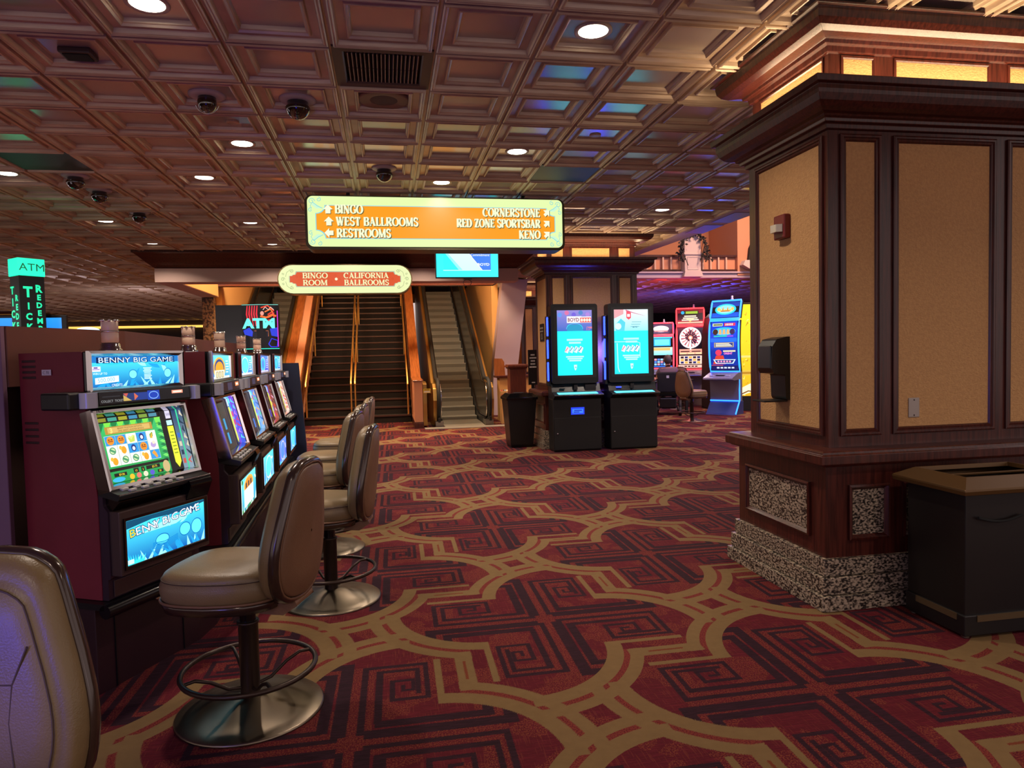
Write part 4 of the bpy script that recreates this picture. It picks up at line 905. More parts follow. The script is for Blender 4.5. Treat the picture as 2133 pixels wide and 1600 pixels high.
# ============================================================ BINGO / BALLROOMS SIGN on the beam
SY=12.42; u0,u1,v0,v1=-1.79,.462,2.615,3.105; W,H=u1-u0,v1-v0
t=thing('ballroom_sign','pill-shaped lit sign over the stairs for bingo room and ballrooms','sign',((u0+u1)/2,SY,v0))
def pill(i,n=14):
    r=H/2-i; return [(W-i-r+r*math.sin(PI*k/n),H/2+r*math.cos(PI*k/n)) for k in range(n+1)]+[(i+r-r*math.sin(PI*k/n),H/2-r*math.cos(PI*k/n)) for k in range(n+1)]
g=G(); g.prism([(u-W/2,v) for u,v in pill(-.014)],'y',0,.27); obj('sign_cabinet',g,mat('sign_rim_brown','#5a4628',.35,.4),t,bev=.006)
A=Art((-W/2,-.004,0),(1,0,0),(0,0,1),(0,-1,0),.0015); A.poly(pill(.004)[::-1],'#eaf2b4',0); A.ring(.05,H/2,.001,.001,.0005,'#8a7a3a',1)
def plaq(i):
    a,b=.195+i,W-.195-i; c,d=.125+i,H-.125-i; m=H/2; 
    return [(a,m-.055),(a+.04,m-.055),(a+.06,m-.075),(a+.095,m-.075-.0),(a+.115,c),(b-.115,c),(b-.095,m-.075),(b-.06,m-.075),(b-.04,m-.055),(b,m-.055),(b,m+.055),(b-.04,m+.055),(b-.06,m+.075),(b-.095,m+.075),(b-.115,d),(a+.115,d),(a+.095,m+.075),(a+.06,m+.075),(a+.04,m+.055),(a,m+.055)]
A.poly(plaq(-.014),'#a9b8a0',1); A.poly(plaq(0),'#d9542c',2)
rnd=random.Random(5)
for k in range(26): A.curl(.30+.065*k+rnd.uniform(-.01,.01),H/2+rnd.uniform(-.09,.09),.022,1.1,'#c7421f',.004,1,rnd.uniform(0,6),2.6)
for txt,u,v,ft in (('BINGO',.615,.258,.425),('ROOM',.615,.138,.415),('CALIFORNIA',1.475,.258,.77),('BALLROOMS',1.48,.138,.765)):
    A.serif(txt,u,v,.094,'#7a3a1e',4,'CENTER',1,1.6,ft); A.serif(txt,u,v,.094,'#f6ecb4',6,'CENTER',1,1.3,ft)
A.disc(.965,H/2,.024,.024,'#f6f0c8',5)
for f,cx in ((1,.10),(-1,W-.10)):
    for cy,fl in ((H/2,1),): A.curl(cx-f*.02,cy,.034,1.3,'#6f8a5c',.006,f,0,3)
    A.curl(cx+f*.13,H-.10,.03,1.2,'#6f8a5c',.006,f,PI,3); A.curl(cx+f*.13,.10,.03,1.2,'#6f8a5c',.006,f,PI/2,3)
    A.stroke([(cx+f*.11,H-.08),(cx+f*.045,H-.13),(cx+f*.025,H/2+.04)],.005,'#6f8a5c',3); A.stroke([(cx+f*.11,.08),(cx+f*.045,.13),(cx+f*.025,H/2-.04)],.005,'#6f8a5c',3)
    A.curl(cx-f*.015,H/2+.085,.020,1.1,'#6f8a5c',.005,-f,0,3); A.curl(cx-f*.015,H/2-.085,.020,1.1,'#6f8a5c',.005,-f,0,3)
A.make('sign_face',SIGNM,t)

# ============================================================ CEILING TV
SY=10.0; u0,u1,v0,v1=.728,1.620,2.618,3.125; W,H=u1-u0,v1-v0
t=thing('ceiling_monitor','blue-lit monitor hanging behind the large sign above the escalator','monitor',((u0+u1)/2,SY,v0))
g=G(); g.box(-W/2-.012,W/2+.012,0,.06,-.014,H+.012); obj('monitor_case',g,BLACK,t,bev=.005)
A=Art((-W/2,-.003,0),(1,0,0),(0,0,1),(0,-1,0),.001); A.rect(0,W,0,H,'#3ae8f6',0); A.grad(W*.11,W*.88,H*.18,H*.94,'#c4ecf2','#d2dce4',1)
A.poly([(W*.11,H*.2),(W*.11,H*.74),(W*.38,H*.20)],'#35e4f4',2); A.poly([(W*.11,H*.74),(W*.15,H*.74),(W*.42,H*.2),(W*.36,H*.2)],'#8ff4f8',2.5); A.poly([(W*.74,H*.2),(W*.88,H*.2),(W*.88,H*.94),(W*.40,H*.94)],'#3f78e8',2); A.stroke([(W*.40,H*.94),(W*.74,H*.2)],.008,'#e8f2f8',3)
A.text('Our Everyday',W*.86,H*.72,.036,'#f2f8ff',4,'RIGHT',shear=.25); A.text('Commitment',W*.86,H*.59,.036,'#f2f8ff',4,'RIGHT',shear=.25); A.text('BOYD',W*.86,H*.32,.036,'#f2f8ff',4,'RIGHT',.02,1.25)
A.make('monitor_screen',SCR2,t)
g=G(); g.tube([(0,.04,H),(0,.04,CEIL-v0)],.02); g.box(-.06,.06,.0,.08,-.03,-.012); obj('ceiling_mount',g,BLACK,t)
g=G(); g.tube([(.06*math.sin(a)+.0,.06,-.03-.045*(1-math.cos(a))) for a in [-PI*.8+1.6*PI*i/12 for i in range(13)]],.004,6); obj('cable_loop',g,BLACK,t)

# ============================================================ STAIRCASE
t=thing('staircase','wide dark carpeted staircase under the ballroom sign','staircase',(-.67,16,0))
NS=22
for k in range(NS):
    y=.28*k; z=.172*(k+1); g=G(); g.box(-1.18,1.17,y,y+.30,z-.19 if k else 0,z,0); g.box(-1.18,1.17,y-.012,y+.035,z-.030,z+.004,1); obj('step',g,[STAIRC,NOSE],t)
g=G(); g.prism([(0.3,0),(.28*NS,.172*NS-.2),(.28*NS,0)],'x',-1.18,1.17); obj('stair_mass',g,STAIRC,t)
def slope(y,off): return max(0,(y-16))*.614+off
def rail(name,label,x,y0,y1,z0,posts,mt=BRASS,r=.024):
    t=thing(name,label,'handrail',(x,y0,0)); g=G(); g.tube([(0,-.02,z0-.06),(0,0,z0),(0,y1-y0,z0+(y1-y0)*.614)],r,10); obj('brass_rail',g,mt,t)
    for dy in posts:
        g=G(); g.tube([(0,dy,max(0,(y0+dy-16)*.614+.06) if y0+dy>16.05 else 0),(0,dy,z0+dy*.614)],.018,8); obj('post',g,mt,t)
rail('handrail','left bar of the brass handrail pair in the middle of the stairs',-.83,16.2,22.2,.95,(0,1.8,3.6,5.4))
rail('handrail','right bar of the brass handrail pair in the middle of the stairs',-.74,16.2,22.2,.95,(.02,1.82,3.62,5.4))
rail('handrail','brass wall handrail on the right side of the stairs',.44,15.95,22.2,.92,(0.1,2.4,4.8))
rail('handrail','brass wall handrail on the left side of the stairs',-1.80,15.95,22.2,.92,(0.1,2.4,4.8))
def sidewall(x0,x1,label,y0=14.5,ca=0):
    t=thing('stair_side_wall',label,'stair wall',((x0+x1)/2,y0,0)); h=(x1-x0)/2; D=16-y0
    g=G(); g.prism([(0,.0),(0,.97),(D-.35,.98),(D+7,.98+7.35*.614),(D+7,0)],'x',-h,h); obj('plaster_core',g,PEACH,t)
    g=G(); g.box(-h-.012,h+.012,-.012,1.9,0,.11); g.box(-h-.008,h+.008,-.008,1.9,.11,.13); obj('base_board',g,WOOD,t,bev=.004)
    g=G(); g.prism([(-.02,.97),(-.02,1.0),(D-.42,1.02),(D-.35,1.03),(D+7,1.03+7.35*.614),(D+7,.985+7.35*.614),(D-.35,.985)],'x',-h-.02,h+.02-ca); obj('wood_cap',g,WOODL,t,bev=.008)
    g=G(); g.prism([(D-.3,.2),(D-.3,.985),(D+7,.985+7.3*.614),(D+7,.5+7.3*.614)],'x',-h-.012,-h+.01); g.prism([(D-.3,.2),(D-.3,.985),(D+7,.985+7.3*.614),(D+7,.5+7.3*.614)],'x',h-.01,h+.012); obj('wood_cladding',g,WOODL,t)
sidewall(.53,.70,'wood-capped side wall between the stairs and right escalator')
sidewall(-2.23,-1.89,'wood-capped side wall between the stairs and left escalator',ca=.19)

# ============================================================ ESCALATORS
def escalator(xa,xb,label,bal,mirror=False):
    t=thing('escalator',label,'escalator',((xa+xb)/2,16,0)); h=(xb-xa)/2
    for k in range(18):
        y=-.02+.346*k; z=.09+.2*k; g=G()
        prof=[(y-.0,z-.2 if k else .0),(y+.012,z-.1),(y-.006,z-.012),(y-.002,z),(y+.36,z),(y+.36,z-.2 if k else 0)]
        g.prism(prof,'x',-h,h); obj('step',g,GREYST,t)
    g=G(); g.box(-h,h,-1.0,-.02,-.0,.014); obj('comb_plate',g,mat('comb_plate_metal','#a7a49c',.35,.8,bump=.1,bscale=30,bst=(40,1,1)),t)
    for s in (-1,1):
        x0=s*(h+.03); xi,xo=(x0,x0+s*.16)
        q=lambda a,b:(min(a,b),max(a,b))
        # skirt + inner panel
        g=G(); pan=[(-1.25,.17),(-1.36,.32),(-1.40,.55),(-1.34,.78),(-1.18,.90),(-.62,.92),(6.6,.92+7.22*.578),(6.6,.25+6.4*.578),(.2,.25),(-.2,.17)]
        a,b=q(xi+s*.02,xi+s*.07); g.prism(pan,'x',a,b); obj('balustrade_panel',g,GREYPAN,t,bev=.006)
        a,b=q(xi-s*.015,xi+s*.02); g=G(); g.prism([(-1.1,.0),(-1.2,.15),(-.2,.15),(.2,.24),(6.6,.24+6.4*.578),(6.6,-.2+6.4*.578),(.3,0)],'x',a,b); obj('skirt_panel',g,BLACK,t)
        tr=[(-.2,.175),(-1.22,.175),(-1.345,.32),(-1.385,.55),(-1.325,.775),(-1.17,.885),(-.62,.905),(6.6,.905+7.22*.578)]
        g=G(); g.tube([(xi+s*.022,y,z) for y,z in tr],.014,8); g.tube([(xi+s*.022,-.2,.175),(xi+s*.022,.2,.25),(xi+s*.022,6.6,.25+6.4*.578)],.012,8); obj('steel_trim',g,CHROME,t)
        hr=[(-1.15,.10),(-1.36,.16),(-1.46,.34),(-1.49,.55),(-1.44,.80),(-1.30,.94),(-1.1,.985),(-.62,.99),(6.6,.99+7.22*.578)]
        g=G(); g.tube([(xi+s*.075,y,z) for y,z in hr],.042,10); obj('handrail',g,RUBBER,t)
        a,b=q(xi+s*.07,xo+s*.02); g=G(); g.prism([(-1.2,.0),(-1.30,.32),(-1.34,.55),(-1.27,.80),(-1.1,.90),(-.62,.90),(6.6,.90+7.22*.578),(6.6,.2),(0,0)],'x',a,b); obj('deck_cover',g,GOLDP,t,bev=.008)
        a,b=q(xi-s*.02,xi+s*.15); g=G(); g.box(a,b,-1.42,-1.0,0,.12); obj('newel_base',g,STEEL,t,bev=.006)
        a,b=q(xi+s*.05,xi+s*.10); g=G(); g.box(a,b,-1.52,-1.36,.10,.20); obj('handrail_inlet',g,BLACK,t,bev=.01)
    return t
escalator(1.14,2.01,'right escalator with grey steps beside the stairs',1)
escalator(-3.28,-2.47,'left escalator partly hidden behind the slot bank',1)
g=G(); g.prism([(.72,14.15),(2.42,14.15),(2.42,14.47),(2.0,14.47),(2.0,14.98),(1.15,14.98),(1.15,14.47),(.72,14.47)],'z',0,.012); tag(obj('landing_plate',g,mat('landing_steel','#a8a49a',.35,.5,bump=.08,bscale=60)),'flat pale steel landing plate in front of the right escalator','floor plate')
t=thing('warning_sticker','yellow warning sticker on the left newel of the right escalator','sticker',(.80,14.64,.72)); A=Art((-.075,-.0,0),(1,0,0),(0,0,1),(0,-1,0),.001); A.rect(0,.15,0,.09,'#e8c63a',0); A.rect(.01,.14,.01,.045,'#d8d2c0',1); A.rect(.02,.13,.06,.075,'#6a5a1a',1); A.make('sticker_face',PRINT,t)
# raised block carrying the sticker and the brass end panel
g=G(); g.prism([(14.66,.02),(14.645,.5),(14.66,.92),(15.2,.95),(15.2,0)],'x',.715,.795); tag(obj('escalator_end_panel',g,GOLDP,bev=.02),'shiny brass end panel left of the right escalator newel','panel')

# ============================================================ TALL KIOSKS
def kiosk(x,y,label,kind):
    t=thing('self_service_kiosk',label,'kiosk',(x,y,0),0,'tall black touch-screen kiosks before the far pillar'); W=.735
    g=G(); g.box(.0,W+.02,.0,.32,.015,.80); g.box(.01,W+.01,.02,.30,0,.02); obj('base_cabinet',g,mat('kiosk_black','#070708',.42),t,bev=.01)
    g=G(); g.box(.012,W+.008,-.006,.0,.03,.515); obj('base_door',g,mat('kiosk_door','#0a0a0b',.5),t,bev=.003)
    g=G(); g.lathe([(.012,0),(.012,-.01),(.003,-.011)],12,axis='y'); l=obj('door_lock',g,CHROME,t); l.location=(.06,-.006,.28)
    g=G(); g.prism([(.30,.80),(-.02,.80),(-.11,.845),(-.115,.862),(-.10,.872),(.0,.89),(.05,.90),(.12,1.03),(.30,1.03)],'x',-.0,W+.03); obj('console',g,mat('kiosk_slate','#1b1d22',.35),t,bev=.01)
    g=G(); g.prism([(-.09,.876),(.02,.893),(.022,.897),(-.085,.880)],'x',.07,W-.05); obj('light_bar',g,emit('kiosk_light_bar','#4fd8ff',1.6),t)
    g=G(); g.box(.34,.40,.04,.10,.93,1.01); g.box(.355,.385,.02,.05,.905,.93); obj('card_reader',g,BLACKG,t,bev=.004)
    g=G(); g.box(.52,.69,.055,.10,.92,1.01) if kind==0 else g.box(.12,.20,.045,.10,.945,.965); obj('receipt_slot' if kind==0 else 'blue_slot',g,BLACKG if kind==0 else emit('slot_blue','#3f55ff',.9),t,bev=.003)
    if kind==0:
        g=G(); g.box(.12,.20,.045,.10,.945,.96); obj('note_slot',g,BLACKG,t,bev=.003)
        A=Art((.275,-.006,.56),(1,0,0),(0,0,1),(0,-1,0),.001); A.rect(0,.21,0,.11,'#2340e8',1); A.rect(.02,.19,.02,.085,'#3a7cff',2); A.rect(.04,.13,.03,.045,'#1a2cb0',3); A.rect(.05,.17,.055,.07,'#1a2cb0',3); A.make('blue_indicator',SCR,t)
    # head
    g=G(); o=rrect(.005,W,1.03,2.235,.04,5); g.prism(o,'y',.06,.26); obj('screen_head',g,mat('kiosk_head','#101216',.35),t,bev=.012)
    A=Art((.10,.0585,1.155),(1,0,0),(0,0,1),(0,-1,0),.0012); w,h=.545,.985
    A.rect(-.05,w+.06,-.04,h+.04,'#020204',0)
    A.grad(0,w,0,h,'#10dcf0','#1fe0f6',1)
    if kind==0:
        A.grad(0,w,h*.68,h,'#3a62b8','#8a7fc8',2); A.poly([(w*.28,h*.68),(w*.75,h*.68),(w*.70,h*.78),(w*.30,h*.78)],'#1f8fb8',3); A.ring(w*.5,h*.71,w*.24,h*.09,.006,'#3ad0f0',3.2,a0=0,a1=PI)
        for k in range(5): A.disc(w*(.08+.2*k),h*(.93+.03*(k%2)),.035,.035,('#5a8ad8','#c86a9a','#6a5ac8','#4a7ab8','#a07ac8')[k],2.5)
        A.rect(w*.28,w*.98,h*.805,h*.90,'#e6eaf2',3); A.text('BOYD',w*.30,h*.825,.055,'#8a3f4a',5,bold=.03,wide=.84); A.rect(w*.66,w*.98,h*.81,h*.885,'#e0504a',4); [A.disc(w*(.71+.075*k),h*.847,.018,.026,'#ffd8c8',5+.2*k) for k in range(4)]; A.rect(w*.28,w*.70,h*.885,h*.905,'#f6f8ff',4)
        for k in range(3): A.stroke([(w*(.85+.04*k),h*.69),(w*(.85+.04*k),h*(.74-.01*k)),(w,h*(.74-.01*k))],.005,'#ff7a5a',4)
    else:
        A.grad(0,w,h*.67,h,'#8fe6f2','#e2f6fa',2); A.poly([(0,h*.86),(w*.28,h*.93),(w*.28,h),(0,h)],'#d89aa0',2.5); A.poly([(w*.05,h*.67),(w*.30,h*.67),(w*.33,h*.8),(w*.2,h*.86),(w*.06,h*.78)],'#4fc6d8',2.6); A.disc(w*.12,h*.74,.05,.05,'#c9f2ee',2.7)
        A.poly([(w*.36,h*.98),(w*.50,h*.95),(w*.50,h*.87),(w*.43,h*.84),(w*.36,h*.87)],'#e04a5c',3); A.rect(w*.385,w*.47,h*.885,h*.93,'#ffd6da',4); A.stroke([(w*.34,h*.99),(w*.55,h*.95),(w*.9,h*.90)],[.02,.012,.004],'#c45a78',3.2)
        for k in range(3): A.rect(w*(.52-.02*k),w*(.80-.03*k),h*(.80-.035*k),h*(.81-.035*k),'#6fa8b8',3)
        A.text('BOYD',w*.54,h*.715,.02,'#2f6a7a',4,bold=.03)
        A.stroke([(0,h*.50),(w*.62,h*.50),(w*.75,h*.48),(w*.75,h*.25)],.012,'#a8f6fa',3); A.stroke([(w*.08,h*.48),(w*.10,h*.1),(w*.14,h*.03)],.014,'#b8f8fc',3)
    for k,(a,b) in enumerate(((.27,.72),(.33,.67))): A.rect(w*a,w*b,h*(.53-.045*k),h*(.56-.045*k),'#a9f6f8',4)
    for k in range(4): A.poly([(w*(.20+.13*k),h*.36),(w*(.29+.13*k),h*.34),(w*(.35+.13*k),h*.42),(w*(.26+.13*k),h*.45)],('#f0d6e0','#c8e6f0','#d8f0f4','#e0dcea')[k],5+k*.3); A.stroke([(w*(.22+.13*k),h*.37),(w*(.30+.13*k),h*.43)],.012,('#d86a7a','#3a8aa8','#4a9ab8','#2a6a98')[k],6.5)
    for k,(a,b) in enumerate(((.24,.75),(.28,.71),(.33,.67))): A.rect(w*a,w*b,h*(.275-.03*k),h*(.295-.03*k),'#b9f6f8',4)
    A.poly([(w*.46,h*.16),(w*.55,h*.16),(w*.54,h*.10),(w*.50,h*.07),(w*.47,h*.10)],'#c9f6f6',4); A.text('A',w*.485,h*.105,.03,'#1aa8b8',5,bold=.03)
    A.make('touch_screen',SCR2,t)
    g=G(); g.box(-.045,.0,.10,.24,1.0,2.06); obj('side_wing',g,BLACK,t,bev=.01)
    for k in range(3):
        g=G(); g.box(-.052,-.028,.092,.12,1.075+.34*k,1.36+.34*k); obj('led_strip',g,emit('led_blue','#1426ff',9),t,bev=.008)
    g=G(); g.prism([(.26,.0),(.32,0),(.32,1.2),(.26,2.1)],'x',.08,W-.08); obj('rear_column',g,BLACK,t)
    return t
KY=10.17
kiosk(2.437,KY,'left black kiosk showing BOYD artwork above a cyan screen',0)
kiosk(3.325,KY-.03,'right black kiosk showing a red crest on a pale cyan screen',1)
lamp('kiosk_glow_lamp',(3.26,10.50,1.5),34,'#5652ff',.25,kind='POINT')   # the blue LED strips wash the pillar behind

# trash can by the kiosks
t=thing('trash_can','tapered black trash can left of the two kiosks','trash can',(2.08,11.05,0),math.radians(2)); t.scale=(.93,.93,.96)
g=G()
def sq(h,z): return [(-h,-h,z),(h,-h,z),(h,h,z),(-h,h,z)]
g.loft([sq(.19,.01),sq(.20,.05),sq(.255,.80)],0,True,False); obj('body',g,mat('can_black','#0a0a0b',.35),t,bev=.012)
g=G(); g.loft([sq(.272,.80),sq(.275,.835),sq(.20,.905),sq(.12,.905)],0,True,False); obj('lid',g,BLACKG,t,bev=.006)
g=G(); g.box(-.09,.09,-.09,.09,.903,.908); obj('opening',g,mat('duct_black','#050505',.9),t)
g=G(); g.frame((0,-.2005,.0),(1,0,0),(0,.0733,1),(0,-1,.0733),(-.13,.13,.14,.70),[(0,-.006),(0,.004),(.012,.004),(.018,-.004)]); obj('raised_panel',g,BLACK,t)
# bollard, sign boards and bench end by the escalator
t=thing('wood_bollard','square brown wooden post with stepped cap right of the escalator','post',(2.60,14.0,0))
g=G(); g.box(-.165,.165,-.165,.165,0,1.2); obj('shaft',g,WOODM,t,bev=.008)
g=G(); g.box(-.19,.19,-.19,.19,1.2,1.225); g.box(-.215,.215,-.215,.215,1.225,1.265); g.box(-.2,.2,-.2,.2,1.265,1.285); obj('cap',g,WOODM,t,bev=.008)
t=thing('wood_counter','low counter with orange wooden end board behind the escalator newel','counter',(2.5,15.5,0))
g=G(); g.prism([(-.13,1.02),(.12,1.0),(.10,1.32),(.05,1.40),(-.13,1.405)],'y',0,.04); obj('end_board',g,WOODL,t,bev=.01)
g=G(); g.box(-.12,.75,-.25,.2,.97,1.02); obj('counter_top',g,WOOD,t,bev=.006); g=G(); g.box(-.05,.7,-.2,.15,0,.97); obj('counter_body',g,YEL,t)
t=thing('brochure_rack','low rack of colourful leaflets between newel and wooden post','rack',(2.42,14.75,0)); g=G(); g.box(-.03,.22,0,.12,0,.70); obj('rack_body',g,YEL,t)
A=Art((-.03,-.004,.62),(1,0,0),(0,.3,.95),(0,-1,.3),.001); rnd=random.Random(3)
for k in range(6): A.rect(.04*k,.04*k+.034,.0,.12,rnd.choice(['#c9b89a','#b04a3a','#8a9aa8','#d8c8a0','#6a4a3a']),1); A.rect(.04*k+.004,.04*k+.03,.05,.07,rnd.choice(['#c83a3a','#e8d8a8','#4a5a6a']),2)
A.make('leaflets',PRINT,t)
t=thing('notice_stand','black standing notice board with white lines of text left of the far pillar','sign',(2.73,13.0,0)); g=G(); g.box(-.085,.10,0,.03,.90,1.57); g.box(-.03,.03,.005,.025,0,.92); g.box(-.15,.15,-.1,.13,0,.02); obj('board',g,BLACK,t,bev=.004)
A=Art((-.085,-.002,.90),(1,0,0),(0,0,1),(0,-1,0),.001)
rnd=random.Random(12)
for k,wd in enumerate((.085,.13,.085,.10,.14)):      # the lines are too small to read in the photo
    xx=.0925-wd/2
    while xx<.0925+wd/2-.006: q=rnd.uniform(.008,.018); A.rect(xx,xx+q,.56-.058*k,.586-.058*k,'#d8d4cc',1); xx+=q+.004
A.rect(.06,.125,.035,.055,'#b8b4ac',1); A.make('notice_text',PRINT,t)
t=thing('pillar_plaque','small black plaque on the left face of the kiosk pillar','plaque',(2.468,10.93,1.83),-PI/2); g=G(); g.box(-.14,.14,-.012,0,-.14,.14); obj('plate',g,BLACK,t,bev=.003)
A=Art((-.14,-.013,-.14),(1,0,0),(0,0,1),(0,-1,0),.001); A.rect(.03,.25,.20,.225,'#8a8478',1); A.rect(.03,.25,.15,.17,'#8a8478',1); A.ring(.14,.08,.05,.05,.012,'#9a9488',1); A.rect(.135,.145,.05,.11,'#9a9488',1); A.make('plaque_marks',PRINT,t)

# ============================================================ LEFT DISTANCE
GRN='#12f0a8'
t=thing('ticket_tower','tall black sign tower with a glowing green ATM cap at far left','sign tower',(-3.905,8.4,0),math.radians(47))
g=G(); g.box(0,.25,0,.22,0,2.475); obj('tower_body',g,mat('tower_black','#050807',.35),t,bev=.004)
g=G(); g.box(-.008,.258,-.008,.228,2.475,2.665); obj('lit_cap',g,emit('tower_green','#10e8a6',1.15),t,bev=.004)
A=Art((0,-.0095,2.475),(1,0,0),(0,0,1),(0,-1,0),.001); A.text('ATM',.13,.055,.08,'#0a5a44',1,'CENTER',0,1.1); A.make('cap_letters',PRINT,t)
A=Art((0,-.003,0),(1,0,0),(0,0,1),(0,-1,0),.001)
for k,ch in enumerate('TICKET'): A.text(ch,.08,2.245-.115*k-(0.02 if k else 0),.11 if k==0 else .07,GRN,1,'CENTER',.04,.9)
for k,ch in enumerate('REDEMPTION'): A.text(ch,.185,2.30-.086*k,.078 if k==0 else .058,GRN,1,'CENTER',.04,.95)
A.make('front_letters',SCR,t)
A=Art((-.003,.22,0),(0,-1,0),(0,0,1),(-1,0,0),.001)
for k,ch in enumerate('TICKET'): A.text(ch,.055,2.28-.13*k,.08,GRN,1,'CENTER',.04,1.1)
for k,ch in enumerate('REDEMPTION'): A.text(ch,.15,2.20-.10*k,.065,GRN,1,'CENTER',.04,1.1)
A.make('side_letters',SCR,t)
for (x,y,lab) in ((-4.30,8.7,'small blue lit screen left of the green ticket tower'),(-3.86,8.75,'small blue lit screen right of the green ticket tower')):
    t=thing('blue_monitor',lab,'monitor',(x,y,0)); g=G(); g.box(0,.22 if x<-4 else .26,0,.05,1.70,2.06); g.box(.08,.12,.0,.05,0,1.7); obj('case',g,BLACK,t,bev=.004)
    A=Art((.01,-.002,1.75),(1,0,0),(0,0,1),(0,-1,0)); A.grad(0,.2,0,.28,'#1a7aff','#2a9aff',0); A.make('blue_screen',SCR,t)
t=thing('atm_graphic','curved graphic panel with ATM letters and neon art beyond the slot bank','sign',(-1.78,10.5,0))
n=10; pts=[(-.245+.50*i/n,-.06*math.sin(PI*i/n)+.0) for i in range(n+1)]
g=G(); g.prism(pts+[(.255,.10),(-.245,.10)],'z',0,2.295); obj('machine_body',g,BLACK,t)
g=G(); g.prism([(-.60,-.02),(-.245,0),(-.245,.08),(-.60,.06)],'z',0,2.285); obj('black_side_panel',g,BLACKG,t)
class ArtC(Art):
    def P(s,u,v,k):
        i=u/.50; return (-.245+u,-.06*math.sin(PI*i)-.006-.0035*k,v)
A=ArtC((0,0,0),(1,0,0),(0,0,1),(0,-1,0))
for i in range(n): A.rect(.05*i,.05*i+.05,1.66,2.28,'#07060c',0)
for k in range(5): x=.08+.035*k; A.stroke([(x,2.27),(x-.012,2.15),(x+.012,1.98)],[.014,.022,.010],'#e0283a',1)
for k in range(3): A.stroke([(.27+.05*k,2.24-.06*k),(.36+.04*k,2.27-.05*k),(.44,2.20-.06*k),(.36,2.14-.04*k)],.018,('#e8402a','#ff7a3a','#e8304a')[k],1+.2*k)
A.stroke([(.26,2.12),(.34,2.10),(.42,2.14),(.47,2.12)],.026,'#ff6a2a',2); A.disc(.285,2.16,.025,.03,'#ff9a8a',2.2); A.stroke([(.30,2.21),(.33,2.25),(.37,2.21),(.40,2.25),(.44,2.21)],.010,'#ffd0c0',2.3)
A.poly([(.01,1.92),(.10,1.96),(.15,1.90),(.14,1.83),(.03,1.86)],'#2a3fd0',1); A.poly([(.38,1.94),(.49,1.96),(.49,1.82),(.40,1.84)],'#2a3fd0',1); A.poly([(.16,1.92),(.36,1.92),(.36,1.82),(.16,1.83)],'#0c1024',1.2)
A.stroke([(.17,1.91),(.36,1.91),(.36,1.83)],.006,'#c86a3a',1.5); A.stroke([(.36,1.72),(.40,1.80),(.48,1.77),(.47,1.68),(.39,1.68),(.36,1.72)],.012,'#2a34ff',1.5); A.stroke([(.485,2.2),(.487,1.68)],.012,'#d03ac8',1.6)
A.stroke([(0,1.655),(.25,1.655),(.5,1.655)],.010,'#2ff0d0',2); A.stroke([(0,2.285),(.25,2.285),(.5,2.285)],.008,'#7ad0c0',2)
A.text('ATM',.235,1.955,.13,'#6ff6e6',3,'CENTER',.05,1.15)
A.make('lit_graphic',SCR,t)
# far dark wall with lit cove strip
g=G(); g.box(-26,-3.9,33.5,33.8,0,CEIL); struct('wall_far',g,mat('far_dark_wall','#2a1c1a',.7))
g=G(); g.box(6.6,21.2,32.7,33,0,CEIL); g.box(21,21.2,9,32.7,0,CEIL); struct('wall_right',g,mat('far_dark_wall','#2a1c1a',.7))
g=G(); g.box(-26,-3.9,33.4,33.5,3.02,3.12); tag(obj('cove_strip',g,emit('cove_glow','#f0b050',1.2)),'thin yellow lit strip along the far left wall','light strip')
t=thing('oval_topper','small lit white oval game topper seen over the partition','sign',(-7.35,19.0,0)); g=G(); g.ell((0,0,2.28),(.32,.06,.13),20,10); obj('oval_glow',g,emit('oval_white','#bfe6ff',1.3),t); g=G(); g.box(-.25,.25,-.1,.2,0,2.16); obj('machine_body',g,BLACK,t)

